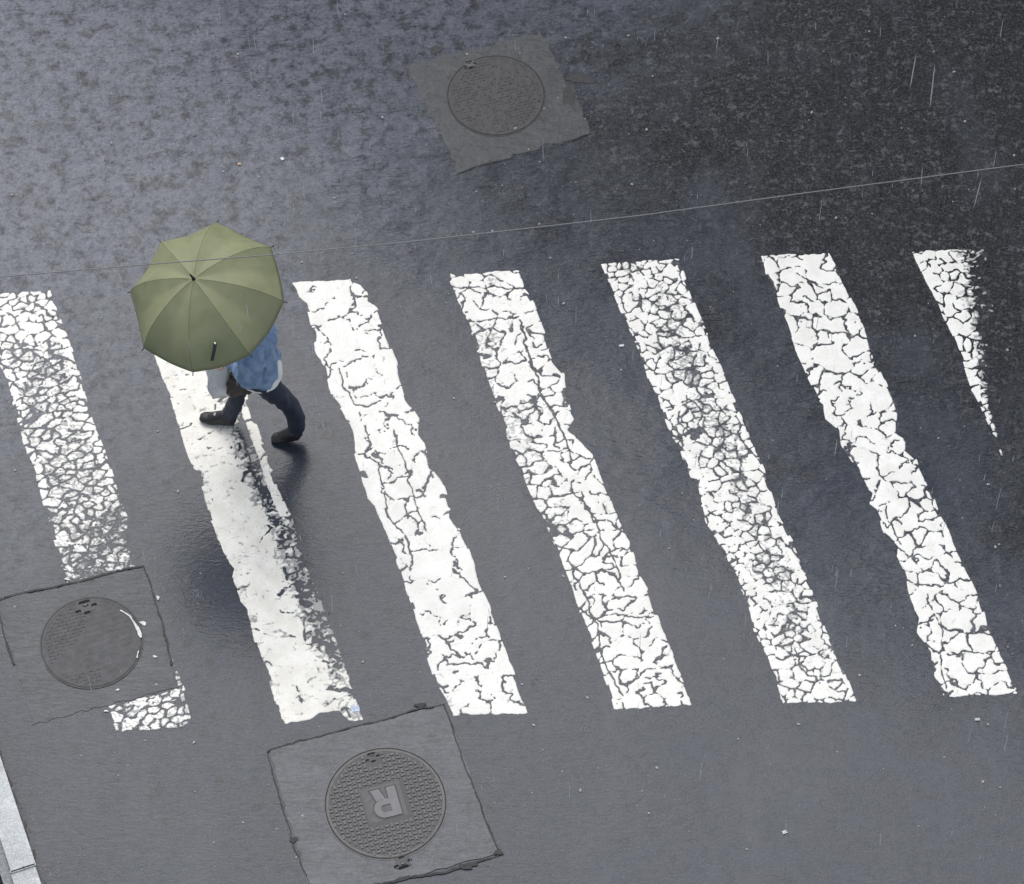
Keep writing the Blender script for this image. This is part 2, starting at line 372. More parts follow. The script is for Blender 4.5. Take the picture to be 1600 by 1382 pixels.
    root = empty(name, (mid.x, mid.y, 0), label, 'road marking', 'white bars of the zebra crossing')
    WX = PU * RN.x + PV * RD.x - mid.x; WY = PU * RN.y + PV * RD.y - mid.y
    def make(cells, nm, kind=None):
        nonlocal_Z = Z
        cy, cx = cells[:, 0], cells[:, 1]
        q = np.stack([cy * nu + cx, (cy + 1) * nu + cx, (cy + 1) * nu + cx + 1, cy * nu + cx + 1], 1)
        uq, inv = np.unique(q, return_inverse=True); inv = inv.reshape(-1, 4); n = len(uq)
        vx = np.stack([WX.ravel()[uq], WY.ravel()[uq], Z.ravel()[uq] + (.0005 if mat else 0)], 1)
        e = np.concatenate([inv[:, [0, 1]], inv[:, [1, 2]], inv[:, [2, 3]], inv[:, [3, 0]]])
        key = np.minimum(e[:, 0], e[:, 1]) * np.int64(n) + np.maximum(e[:, 0], e[:, 1])
        _, idx, cnt = np.unique(key, return_index=True, return_counts=True)
        be = e[idx[cnt == 1]]
        bv = np.unique(be); mp = {int(b): n + i for i, b in enumerate(bv)}
        low = vx[bv].copy(); low[:, 2] = -.001
        sk = [(int(a), mp[int(a)], mp[int(b)], int(b)) for a, b in be]
        me = bpy.data.meshes.new(nm)
        me.from_pydata(np.vstack([vx, low]).tolist(), [], inv[:, ::1].tolist() + [t_ for t_ in sk]); me.update()
        at = me.attributes.new('wear', 'FLOAT', 'POINT')
        at.data.foreach_set('value', np.concatenate([wr.ravel()[uq], wr.ravel()[uq][bv] * 0 + 1.0]).astype(np.float32))
        if me.polygons[0].normal.z < 0: me.flip_normals()
        o = link(nm, me, mat, root, True)
        if kind: o['kind'] = kind
        return o
    base_f = np.minimum(np.minimum(U - L, R - U), np.minimum(V - T, B - V)) + e1 - .012
    if cutpoly is not None: base_f = np.minimum(base_f, -c - .015 + e1)
    bc = (base_f[:-1, :-1] + base_f[1:, 1:]) / 2 > 0
    Z0, PU0 = Z.copy(), (PU, PV)
    Z = np.full(Z.shape, .0009); sub = np.zeros(bc.shape, bool); sub[::1, ::1] = True
    rc = np.argwhere(bc & sub)
    if residue: ro = make(rc, 'paint_residue', 'stuff'); ro.data.materials.clear(); ro.data.materials.append(MAT['residue']) if residue else None
    Z = Z0
    big = [c for c in comps if len(c) >= 45][:290]; small = [c for c in comps[len(big):] if len(c) >= 2]
    for c in big: make(c, 'paint_plate')
    if small: make(np.vstack(small), 'paint_crumbs', 'stuff')
    return root

SLAB1 = [(420, 1172), (693, 1103), (780, 1335), (490, 1408)]
SLAB2 = [(-4, 941), (225, 886), (277, 1074), (52, 1132)]
SLAB3 = [(632, 104), (846, 50), (926, 206), (716, 271)]
cl = np.clip
build_stripe('crossing_bar', [(-32, 460), (0, 575), (7, 586), (22, 644), (40, 709), (54, 742), (61, 775), (72, 803), (83, 847), (101, 905), (180, 1142)],
    [(80, 454), (85, 474), (92, 489), (105, 521), (119, 557), (139, 630), (159, 688), (174, 727), (188, 775), (204, 818), (199, 843), (212, 887), (290, 1078), (303, 1140)],
    [(-40, 462), (80, 454)], [(180, 1143), (303, 1137)], .045,
    lambda s, t: .34 + .22 * cl(t * 1.6 - .2, 0, 1) - .25 * (t > .88) - .35 * (s < .12) * (t < .5) - .3 * (s > .86) * (t < .5) - .25 * (t < .12),
    'leftmost white crossing bar, badly flaked, ending at the concrete slab', 11, MAT['paint'], cutpoly=SLAB2, aspect=1.45, merge=.14, crack=.0032)
build_stripe('crossing_bar', [(205, 447), (239, 552), (271, 644), (280, 670), (289, 706), (302, 735), (313, 738), (314, 764), (326, 807), (347, 865), (365, 890), (362, 905), (375, 941), (386, 957), (398, 1009), (417, 1062), (430, 1104), (443, 1131)],
    [(326, 440), (375, 570), (393, 636), (400, 656), (420, 713), (435, 762), (458, 811), (476, 873), (495, 921), (515, 970), (535, 1026), (554, 1084), (569, 1127)],
    [(205, 449), (326, 441)], [(443, 1132), (485, 1126), (498, 1114), (530, 1112), (545, 1127), (569, 1127)], .085,
    lambda s, t: cl((s - (.50 + .14 * (t - .3))) * 3.6, -.02, .78) * (1 - .6 * cl((t - .85) / .15, 0, 1)) - .60 * (s > .86) * (t < .55) + np.where(s < .13, .12, 0),
    'white crossing bar passing under the walking person, solid left part and crumbled right edge', 23, MAT['paint_warm'], residue=False, kill=.55, merge=.86, crack=.0030,
    traces=[(.004, [(365, 590), (385, 610), (372, 650), (385, 700), (402, 760), (420, 800)]), (.007, [(405, 745), (425, 790)])], extra=lambda s, t, U, V: .8 * np.clip(fbm(U / .035, V / .022, 5, 4) - .50, 0, 1) * 3)
build_stripe('crossing_bar', [(455, 442), (463, 454), (467, 469), (477, 476), (484, 506), (490, 529), (490, 548), (507, 577), (512, 602), (516, 620), (532, 644), (548, 675), (553, 714), (561, 738), (574, 780), (583, 794), (606, 850), (626, 902), (645, 954), (656, 992), (669, 1037), (678, 1067), (691, 1084), (707, 1118)],
    [(550, 440), (566, 445), (576, 459), (576, 471), (592, 482), (602, 514), (614, 545), (622, 568), (628, 594), (639, 626), (656, 654), (654, 680), (665, 693), (675, 730), (694, 755), (705, 789), (705, 809), (722, 830), (738, 864), (751, 911), (767, 948), (785, 1000), (802, 1044), (814, 1073), (830, 1116)],
    [(455, 442), (550, 437), (580, 446)], [(707, 1119), (830, 1115)], .105,
    lambda s, t: .02 + .15 * (s < .35) * (t > .9), 'crossing bar just right of the person, with the thickest and least worn paint', 37, MAT['paint'], cutpoly=SLAB1, merge=.38, crack=.0038,
    traces=[(.0045, [(530, 577), (537, 600), (552, 628), (572, 638), (590, 625)]), (.004, [(540, 573), (560, 563), (580, 556)]), (.004, [(567, 518), (605, 512)]), (.005, [(574, 665), (578, 690), (572, 712), (590, 722), (597, 752), (600, 780), (610, 815), (636, 845), (645, 890)]),
            (.0045, [(618, 672), (622, 700), (634, 722), (640, 752), (652, 800), (668, 830)]), (.004, [(600, 754), (640, 745)]), (.0035, [(553, 708), (572, 712)]), (.004, [(616, 820), (655, 795)]), (.0045, [(690, 1025), (702, 1036), (750, 1038)]), (.004, [(742, 1022), (760, 1003), (790, 1002)])])
build_stripe('crossing_bar', [(697, 427), (707, 452), (725, 493), (738, 530), (751, 568), (762, 600), (775, 637), (788, 669), (796, 704), (813, 733), (825, 767), (831, 783), (843, 801), (863, 847), (877, 879), (892, 917), (906, 960), (921, 998), (935, 1038), (950, 1082), (958, 1109)],
    [(812, 423), (822, 452), (836, 475), (854, 524), (865, 565), (883, 585), (886, 617), (894, 643), (900, 655), (888, 672), (906, 687), (929, 710), (938, 742), (952, 773), (967, 812), (987, 850), (1002, 899), (1013, 919), (1025, 954), (1045, 1003), (1060, 1044), (1084, 1102)],
    [(697, 428), (715, 430), (812, 422)], [(958, 1109), (1084, 1102)], .068,
    lambda s, t: .03 + .30 * (s < .42) * (t > .12) * (t < .62) + .15 * (s > .5) * (s < .72) * (t < .35) - .1 * (t > .6), 'fourth crossing bar from the left, split by a long lengthwise crack', 41, MAT['paint'], merge=.26, crack=.0036,
    traces=[(.007, [(812, 500), (822, 540), (836, 579), (845, 611), (862, 648), (880, 680), (887, 701), (893, 722)]), (.0055, [(909, 769), (918, 795), (932, 812), (940, 845), (957, 867), (967, 896), (975, 925)]),
            (.0055, [(895, 888), (912, 925), (930, 975), (940, 1020), (958, 1060), (973, 1087)]), (.005, [(878, 775), (905, 768)]), (.005, [(918, 970), (965, 963), (1022, 966)]), (.0045, [(720, 503), (760, 500), (810, 495)]), (.005, [(700, 450), (740, 448), (820, 453)]),
            (.0045, [(836, 708), (885, 703)]), (.0045, [(934, 898), (958, 885)]), (.0045, [(890, 838), (930, 828)]), (.004, [(980, 1068), (1012, 1045), (1050, 1042)])])
build_stripe('crossing_bar', [(938, 413), (952, 447), (965, 481), (987, 525), (998, 551), (1009, 588), (1027, 620), (1042, 669), (1062, 707), (1077, 748), (1088, 750), (1090, 763), (1096, 798), (1103, 821), (1122, 850), (1148, 902), (1168, 948), (1177, 987), (1200, 1032), (1213, 1071), (1220, 1099)],
    [(1062, 407), (1074, 438), (1088, 475), (1103, 510), (1113, 542), (1129, 574), (1140, 603), (1155, 640), (1169, 672), (1181, 704), (1195, 733), (1200, 753), (1210, 779), (1216, 802), (1239, 844), (1255, 886), (1275, 935), (1288, 974), (1311, 1026), (1327, 1065), (1340, 1097)],
    [(938, 413), (1068, 405)], [(1220, 1100), (1340, 1096)], .048,
    lambda s, t: .16 + .26 * np.exp(-((s - .62) / .2) ** 2) * (t > .05) * (t < .85) - .3 * (s < .22) - .32 * (s > .87), 'fifth crossing bar from the left, crazed all over into small flakes', 53, MAT['paint'], merge=.2, crack=.0031, aspect=1.15,
    traces=[(.005, [(1060, 645), (1062, 665), (1078, 676), (1092, 668), (1098, 640), (1080, 622), (1066, 630)]), (.004, [(1242, 1015), (1250, 1040), (1268, 1058), (1295, 1057), (1310, 1030), (1300, 1018)])])
build_stripe('crossing_bar', [(1190, 406), (1193, 427), (1209, 451), (1218, 482), (1233, 518), (1242, 548), (1254, 573), (1263, 597), (1277, 627), (1285, 633), (1288, 655), (1309, 673), (1312, 697), (1330, 722), (1339, 731), (1354, 767), (1360, 772), (1356, 789), (1368, 798), (1379, 834), (1402, 854), (1399, 870), (1412, 896), (1421, 935), (1434, 967), (1431, 990), (1454, 1019), (1457, 1055), (1473, 1088)],
    [(1298, 398), (1309, 421), (1324, 451), (1339, 482), (1354, 521), (1367, 567), (1385, 594), (1397, 621), (1403, 640), (1400, 676), (1415, 685), (1415, 703), (1433, 719), (1452, 764), (1457, 769), (1467, 798), (1483, 828), (1489, 847), (1502, 876), (1522, 912), (1538, 951), (1545, 984), (1561, 1016), (1577, 1049), (1593, 1084)],
    [(1188, 400), (1302, 397)], [(1470, 1090), (1595, 1084)], .080,
    lambda s, t: -.02 + .1 * (s < .4) * (t < .25), 'sixth crossing bar from the left, broken into large clean white plates', 67, MAT['paint'], merge=.18, crack=.0042,
    traces=[(.005, [(1245, 428), (1262, 437), (1285, 455)]), (.0045, [(1450, 928), (1456, 960), (1475, 985), (1470, 1040), (1480, 1080)]), (.0045, [(1436, 972), (1455, 968)]), (.0045, [(1465, 975), (1500, 990), (1545, 985)]), (.0045, [(1480, 1022), (1505, 1020), (1560, 1020)]), (.0045, [(1384, 790), (1392, 820), (1410, 850)])])
build_stripe('crossing_bar', [(1424, 395), (1437, 424), (1455, 457), (1473, 497), (1488, 527), (1503, 567), (1516, 609), (1528, 630), (1543, 664), (1558, 700), (1569, 725), (1590, 770), (1640, 880), (1700, 1030)],
    [(1540, 390), (1548, 420), (1552, 470), (1556, 520), (1556, 570), (1556, 610), (1560, 650), (1566, 690), (1578, 735), (1596, 775), (1645, 885), (1705, 1035)],
    [(1424, 394), (1540, 389)], [(1690, 1010), (1720, 1008)], .056,
    lambda s, t: cl((s - .40) * 2.3 + t * 1.0, -.1, 1.12) * (1 - .25 * (t < .05)), 'rightmost crossing bar, worn away to a ragged tapering sliver', 79, MAT['paint'], kill=1.5, residue=False, merge=.2, crack=.0034)

# ------------------------------------------------------------------ slabs, joints and manhole covers
def strip_mesh(pts, w0, seed, z, closed=False, jit=.012):
    """ragged ribbon along ground points"""
    r = random.Random(seed); Vs = []; Fs = []; pl = []
    n = len(pts)
    for i in range(n - 1 + (1 if closed else 0)):
        a = Vector(pts[i]); b = Vector(pts[(i + 1) % n]); L = (b - a).length; k = max(2, int(L / .022))
        for j in range(k): pl.append(a.lerp(b, j / k))
    if not closed: pl.append(Vector(pts[-1]))
    m_ = len(pl); o1 = 0; wv = w0
    for i, p in enumerate(pl):
        q = pl[min(i + 1, m_ - 1)] if i < m_ - 1 else pl[i - 1]; d = (q - p) if i < m_ - 1 else (p - q); d.z = 0; d.normalize(); nn = Vector((-d.y, d.x, 0))
        o1 = o1 * .75 + r.uniform(-1, 1) * jit * .5
        wv = max(.0015, wv * .7 + .3 * w0 * r.choice((.25, .5, .8, 1, 1.3, 1.6, 3.2)))
        Vs += [p + nn * (o1 + wv / 2 * r.uniform(.6, 1.4)), p + nn * (o1 - wv / 2 * r.uniform(.6, 1.4))]
    for v in Vs: v.z = z
    for i in range(m_ - 1): Fs.append((2 * i, 2 * i + 1, 2 * i + 3, 2 * i + 2))
    if closed: Fs.append((2 * m_ - 2, 2 * m_ - 1, 1, 0))
    return Vs, Fs

def slab(poly, mat, label_mat, z, name='concrete_slab', seed=1, ragged=.008):
    r = random.Random(seed); pts = []
    W = [P(x, y) for x, y in poly]
    for i in range(4):
        a, b = W[i], W[(i + 1) % 4]; n = 24
        for j in range(n):
            p = a.lerp(b, j / n); p = p + Vector((r.uniform(-1, 1), r.uniform(-1, 1), 0)) * ragged; pts.append(p)
    c = sum(W, Vector()) / 4
    bm = bmesh.new(); vs = [bm.verts.new((p.x, p.y, z)) for p in pts]; lo = [bm.verts.new((p.x + (p.x - c.x) * .002, p.y + (p.y - c.y) * .002, -.002)) for p in pts]
    bm.faces.new(vs); n = len(vs)
    for i in range(n): bm.faces.new((vs[i], vs[(i + 1) % n], lo[(i + 1) % n], lo[i]))
    bmesh.ops.triangulate(bm, faces=[f for f in bm.faces if len(f.verts) > 4])
    o = frombm(name, bm, mat); tag(o, kind='structure'); return o, W

def prism(bm, pts, z0, z1):
    lo = [bm.verts.new((p[0], p[1], z0)) for p in pts]; hi = [bm.verts.new((p[0], p[1], z1)) for p in pts]
    n = len(pts); bm.faces.new(hi); bm.faces.new(lo[::-1])
    for i in range(n): bm.faces.new((lo[i], lo[(i + 1) % n], hi[(i + 1) % n], hi[i]))
def ring(bm, r0, r1, z0, z1, n=72):
    q = []
    for i in range(n):
        a = 2 * math.pi * i / n; c, s = math.cos(a), math.sin(a)
        q.append([bm.verts.new((r0 * c, r0 * s, z0)), bm.verts.new((r0 * c, r0 * s, z1)), bm.verts.new((r1 * c, r1 * s, z1)), bm.verts.new((r1 * c, r1 * s, z0))])
    for i in range(n):
        a, b = q[i], q[(i + 1) % n]
        for k in range(4): bm.faces.new((a[k], b[k], b[(k + 1) % 4], a[(k + 1) % 4]))

def manhole(px, py, R, ang, label, mats, style, zt):
    c = P(px, py); root = empty('manhole_cover', (c.x, c.y, 0), label, 'manhole cover', rot=ang)
    iron, dark = mats
    bm = bmesh.new(); ring(bm, R - .004, R + .004, 0, zt + .0015, 96); frombm('frame', bm, iron, root)
    bm = bmesh.new(); ring(bm, R - .0085, R - .0048, 0, zt + .0012, 96); frombm('gap', bm, MAT['hole'] if style != 'worn' else MAT['tar'], root)
    bm = bmesh.new(); prism(bm, [((R - .009) * math.cos(2 * math.pi * i / 96), (R - .009) * math.sin(2 * math.pi * i / 96)) for i in range(96)], 0, zt + .002)
    frombm('lid', bm, dark, root)
    z0, z1 = zt + .0015, zt + .0075
    bm = bmesh.new(); p = .0295 if style == 'R' else .0235; k = int(R / p) + 1
    r = random.Random(3)
    for i in range(-k, k + 1):
        for j in range(-k, k + 1):
            x, y = i * p, j * p
            if math.hypot(x, y) > R - .034: continue
            if style == 'R' and -.135 < x < .125 and -.12 < y < .135: continue
            if style == 'R' and (abs(x) < .05 and y > R - .11): continue
            if style == 'worn' and (x > -R * .48 + .15 * math.sin(y * 9) and not (y < -R * .55 and x < .02)): continue
            if style == 'far' and (r.random() < .45 + .4 * math.sin(x * 11) * math.sin(y * 9)): continue
            L, w = p * .42, p * .19
            if (i + j) % 2: L, w = w, L
            hz = z1 if style == 'R' else z0 + .003
            prism(bm, [(x - L, y - w), (x + L, y - w), (x + L, y + w), (x - L, y + w)], z0, hz)
    if style == 'worn':
        for q in range(-7, 8):
            y = q * R / 8.2; half = math.sqrt(max(0, (R - .05) ** 2 - y * y))
            x0 = -half if style == 'far' else -half * .35
            prism(bm, [(x0, y - .0035), (half * .95, y - .0035 + .01), (half * .95, y + .0035 + .01), (x0, y + .0035)], z0, z0 + .0012)
    o = frombm('tread_pattern', bm, iron, root); o['kind'] = 'stuff'
    bm = bmesh.new(); ring(bm, R - .026, R - .014, z0, z1 - .0045, 96); frombm('rim', bm, iron, root)
    return root

ANG = math.atan2(P(693, 1103).y - P(420, 1172).y, P(693, 1103).x - P(420, 1172).x)
s1, W1 = slab(SLAB1, MAT['slab'], '', .006, seed=2)
s2, W2 = slab(SLAB2, MAT['slab_old'], '', .0035, seed=3, ragged=.012)
s3, W3 = slab(SLAB3, MAT['slab_far'], '', .0022, seed=4, ragged=.02)
def joint(pts, w, seed, z=.0085, jit=.008):
    v, f = strip_mesh([P(x, y) for x, y in pts], w, seed, z, jit=jit); o = mesh('joint_crack', v, f, MAT['tar']); tag(o, kind='structure'); return o
joint([(418, 1176), (440, 1166), (520, 1146), (600, 1126), (655, 1107), (693, 1103)], .007, 5)
joint([(693, 1101), (706, 1135), (722, 1185), (752, 1262), (768, 1305), (782, 1337)], .007, 6)
joint([(782, 1336), (735, 1354), (690, 1366), (640, 1372), (560, 1390)], .011, 7)
joint([(418, 1174), (440, 1255), (458, 1318), (478, 1370), (490, 1402)], .006, 8)
joint([(-30, 948), (20, 931), (60, 922), (120, 912), (190, 892), (224, 886)], .008, 9)
joint([(224, 885), (240, 930), (262, 1000), (268, 1040)], .007, 10)
joint([(-10, 925), (5, 985), (22, 1040)], .009, 12)
joint([(714, 272), (760, 257), (800, 247)], .006, 13, .0065)
joint([(860, 232), (925, 207)], .004, 14, .0065)
joint([(632, 104), (640, 128)], .005, 15, .0065)
# dark blotches of tar on the joints
def blob(px, py, rx, ry, seed, mat, z, name='tar_patch'):
    c = P(px, py); r = random.Random(seed); n = 26; ph = [r.uniform(0, 6.28) for _ in range(4)]
    V = [(c.x, c.y, z)]
    for i in range(n):
        a = 2 * math.pi * i / n; k = 1 + .22 * math.sin(2 * a + ph[0]) + .16 * math.sin(3 * a + ph[1]) + .1 * math.sin(5 * a + ph[2]) + r.uniform(-.08, .08)
        V.append((c.x + rx * k * math.cos(a), c.y + ry * k * math.sin(a), z))
    return tag(mesh(name, V, [(0, i + 1, (i + 1) % n + 1) for i in range(n)], mat), kind='structure')
blob(657, 1103, .03, .016, 1, MAT['tar'], .0095); blob(731, 1354, .05, .02, 2, MAT['tar'], .0095); blob(779, 1333, .022, .02, 3, MAT['tar'], .0098)
blob(459, 1313, .022, .02, 4, MAT['tar'], .0095)
blob(889, 150, .035, .10, 60, MAT['tar'], .0030, 'tar_patch'); blob(906, 124, .085, .035, 61, MAT['tar'], .0034, 'tar_patch'); blob(681, 78, .045, .03, 62, MAT['tar'], .0030, 'tar_patch')

m1 = manhole(602.5, 1256, .364, ANG, 'chequered iron manhole cover with a raised letter R on the lower concrete slab', (MAT['iron'], MAT['iron_dark']), 'R', .007)
m2 = manhole(143, 1005, .310, ANG, 'worn iron manhole cover with a streak of white paint, on the left slab', (MAT['iron_far'], MAT['iron_far']), 'worn', .007)
m3 = manhole(775, 150, .325, ANG, 'dull worn manhole cover sunk in the upper road, without readable pattern', (MAT['iron_top'], MAT['iron_top']), 'far', .0025)
# lettered plate of the near cover (turned 180 degrees, as it lies)
def rpt(x, y): return (-x, -y)
bm = bmesh.new(); prism(bm, [(-.122, -.108), (.110, -.108), (.110, .122), (-.122, .122)], .0085, .0098); frombm('letter_plate', bm, simple('smooth_iron_plate', (.040, .039, .041), .5, .3, 30, .3, .002, coat=.5), m1)
LM = simple('polished_iron_letter', (.074, .073, .078), .4, .15, 30, .2, .002, coat=.6, metal=.2)
bm = bmesh.new(); zz = (.0098, .0145)
# letter R in its own upright frame: x 0...150, y 0...200 (mm)
def R_(x, y): return (-(x - 78) / 1000, -(y - 105) / 1000)
prism(bm, [R_(*q) for q in [(0, 10), (52, 10), (52, 200), (0, 200)]], *zz)
outer = []; inner = []
for i in range(15):
    a = math.pi / 2 - math.pi * i / 14
    outer.append((95 + 58 * math.cos(a), 140 + 60 * math.sin(a))); inner.append((92 + 20 * math.cos(a), 142 + 24 * math.sin(a)))
outer = [(52, 200)] + outer + [(52, 80)]; inner = [(52, 166)] + inner + [(52, 118)]
for i in range(len(outer) - 1):
    prism(bm, [R_(*outer[i]), R_(*outer[i + 1]), R_(*inner[i + 1]), R_(*inner[i])], *zz)
prism(bm, [R_(*q) for q in [(72, 80), (128, 84), (150, 10), (98, 10)]], *zz)
lr = frombm('letter_r', bm, LM, m1)
def groove(bm, pts, w, z0, z1):
    for a, b in zip(pts[:-1], pts[1:]):
        d = Vector((b[0] - a[0], b[1] - a[1])); L = d.length
        if L < 1e-6: continue
        d /= L; n = Vector((-d.y, d.x)) * w / 2
        prism(bm, [(a[0] - n.x, a[1] - n.y), (b[0] - n.x, b[1] - n.y), (b[0] + n.x, b[1] + n.y), (a[0] + n.x, a[1] + n.y)], z0, z1)
bm = bmesh.new(); ol = [(-6, 4), (58, 4), (58, 74), (70, 74), (92, 4), (158, 4), (136, 82)] + [(95 + 66 * math.cos(a), 140 + 67 * math.sin(a)) for a in [-.9 + i * (math.pi / 2 + .9) / 12 for i in range(13)]] + [(-6, 207), (-6, 4)]
groove(bm, [R_(*q) for q in ol], .004, .0098, .0103); frombm('letter_outline', bm, simple('outline_dirt', (.03, .034, .045), .6), m1)
def latch(root, x, y, s, flip=1, n='latch'):
    bm = bmesh.new(); prism(bm, [(x - .038 * s, y - .026 * s), (x + .038 * s, y - .022 * s), (x + .034 * s, y + .028 * s), (x - .030 * s, y + .03 * s)], .0085, .0105)
    a = frombm(n, bm, MAT['iron_dark'], root)
    bm = bmesh.new()
    for (cx, cy, w, h) in ((-.002, .024 * flip, .026, .007), (-.034, -.012, .013, .006), (.034, .002, .012, .006), (0, -.026 * flip, .014, .006)):
        prism(bm, [(x + (cx - w) * s, y + (cy - h) * s), (x + (cx + w) * s, y + (cy - h * .6) * s), (x + (cx + w * .8) * s, y + (cy + h) * s), (x + (cx - w * .8) * s, y + (cy + h * .8) * s)], .0105, .0118)
    frombm('slot', bm, MAT['hole'], a)
    bm = bmesh.new(); bmesh.ops.create_uvsphere(bm, u_segments=12, v_segments=6, radius=.009 * s, matrix=Matrix.Translation((x, y + .012 * flip, .0125)) @ Matrix.Diagonal((1.4, .7, .35, 1)))
    frombm('pin', bm, LM, a, True)
latch(m1, .0 + -.0, .31, 1.0); latch(m1, .0, -.395, 1.25, -1)
latch(m2, .02, .245, 1.5); latch(m3, -.10, .285, .9)
# smear of road paint over the left cover
def smear(pts, w, seed, parent, z):
    v, f = strip_mesh([P(x, y) for x, y in pts], w, seed, z, jit=.004)
    mi = Matrix.Rotation(-ANG, 4, 'Z') @ Matrix.Translation(-parent.location)
    o = mesh('paint_streak', [mi @ q for q in v], f, MAT['plain_paint'], parent); return o
MAT['plain_paint'] = simple('spilt_white_paint', (.66, .66, .6), .5, .2, 60)
smear([(189, 955), (203, 965), (209, 975), (217, 988), (221, 998)], .009, 3, m2, .0150)
smear([(217, 1019), (215, 1030)], .008, 4, m2, .0150)
for i, (x, y, a, b) in enumerate([(224, 975, .017, .014), (242, 1027, .011, .008), (247, 935, .01, .012), (184, 1079, .01, .006), (105, 906, .014, .01), (166, 1112, .012, .006)]):
    blob(x, y, a, b, 40 + i, MAT['plain_paint'], .0092, 'paint_fleck')

# ------------------------------------------------------------------ kerb in the lower left corner
kd = (P(65, 1382, .12) - P(0, 1185, .12)).normalized(); kn = Vector((kd.y, -kd.x, 0)).normalized()
if kn.x > 0: kn = -kn                      # away from the road
k0 = P(53, 1352, .12); k0.z = 0
kerb = bpy.data.objects.new('kerb', None); COL.objects.link(kerb); tag(kerb, kind='structure'); kerb.location = k0
def obox(bm, o, d, n, l0, l1, w0, w1, z0, z1, bev=.012):
    r = bmesh.ops.create_cube(bm, size=1); vs = r['verts']
    for v in vs:
        l = l0 if v.co.x < 0 else l1; w = w0 if v.co.y < 0 else w1; z = z0 if v.co.z < 0 else z1
        v.co = o + d * l + n * w + Vector((0, 0, z))
    if bev: bmesh.ops.bevel(bm, geom=list({e for v in vs for e in v.link_edges}), offset=bev, segments=2, affect='EDGES')
for i in range(-12, 9):
    bm = bmesh.new(); l0, l1 = i * 1.0 + .004 - .0, (i + 1) * 1.0 - .004
    off = .006 if i == 0 else .0
    obox(bm, Vector(), kd, kn, l0, l1, .0 + off, .125 + off, -.02, .12)
    frombm('kerb_stone', bm, MAT['kerb'], kerb)
bm = bmesh.new(); obox(bm, Vector(), kd, kn, -12, 9, .130, .20, -.02, .085, 0); frombm('mortar_strip', bm, MAT['gutter'], kerb)
bm = bmesh.new(); obox(bm, k0, kd, kn, -12, 9, .2, 5, -.02, .03, 0); tag(frombm('planting_bed', bm, MAT['soil']), kind='structure')
bm = bmesh.new(); r = random.Random(9)
for i in range(170):
    l = r.uniform(-3.2, 1.2); c = k0 + kd * l - kn * (.004 + abs(r.gauss(0, .020))); rr = r.uniform(.004, .017); V = []
    ph = r.uniform(0, 6)
    for q in range(14):
        a = 2 * math.pi * q / 14; w = rr * (1 + .3 * math.sin(2 * a + ph) + r.uniform(-.12, .12)); p_ = c + kd * (w * 2.4 * math.cos(a)) + kn * (w * .7 * math.sin(a)); V.append(bm.verts.new((p_.x, p_.y, .0022 + i * .00004)))
    bm.faces.new(V)
o = frombm('gutter_dirt', bm, MAT['dirt']); tag(o, kind='structure')

# ------------------------------------------------------------------ loose grit and litter
bm = bmesh.new(); r = random.Random(12)
for i in range(420):
    x, y = r.uniform(-3.6, 3.6), r.uniform(-3.4, 3.4); s = r.choice((.003, .004, .005, .008))
    mt = Matrix.Translation((x, y, s * .5)) @ Matrix.Rotation(r.uniform(0, 6), 4, 'Z') @ Matrix.Diagonal((s * r.uniform(.8, 1.7), s, s * .6, 1))
    bmesh.ops.create_icosphere(bm, subdivisions=1, radius=1, matrix=mt)
tag(frombm('loose_grit', bm, simple('pale_grit', (.34, .34, .31), .6, .5, 200)), 'pale grains of grit scattered over the wet road', 'grit', kind='stuff')
def scrap(px, py, w, h, rot, mat, label, nm='paper_scrap'):
    c = P(px, py); n = 5; V = []; F = []; rr = random.Random(int(px))
    for i in range(n):
        for j in range(n):
            x, y = (i / (n - 1) - .5) * w, (j / (n - 1) - .5) * h
            V.append((x * math.cos(rot) - y * math.sin(rot), x * math.sin(rot) + y * math.cos(rot), .006 + rr.uniform(0, .003)))
    for i in range(n - 1):
        for j in range(n - 1): F.append((i * n + j, (i + 1) * n + j, (i + 1) * n + j + 1, i * n + j + 1))
    o = mesh(nm, V, F, mat); o.location = c; so_ = o.modifiers.new('t', 'SOLIDIFY'); so_.thickness = .0008; tag(o, label, 'litter'); return o
scrap(555, 1108, .05, .042, .2, simple('blue_grey_print', (.48, .54, .62), .5, .3, 90), 'small blue and white scrap at the foot of the bar left of the lettered cover')
scrap(1226, 1301, .028, .02, .4, simple('white_scrap', (.6, .6, .56), .5), 'tiny white scrap on bare road near the bottom, below the fifth bar')
scrap(1527, 1125, .03, .016, .1, simple('white_scrap_b', (.55, .55, .5), .5), 'tiny pale scrap just below the sixth bar')
scrap(971, 541, .03, .015, .1, simple('white_scrap_c', (.65, .65, .62), .5), 'tiny white scrap on the road just left of the fifth bar')
scrap(374, 257, .022, .018, .1, simple('ochre_scrap', (.5, .36, .2), .6), 'tiny ochre leaf scrap on the road above the umbrella', 'leaf_scrap')
scrap(441, 249, .02, .022, .7, simple('white_scrap_d', (.75, .75, .72), .5), 'tiny white scrap on the road above and right of the umbrella')

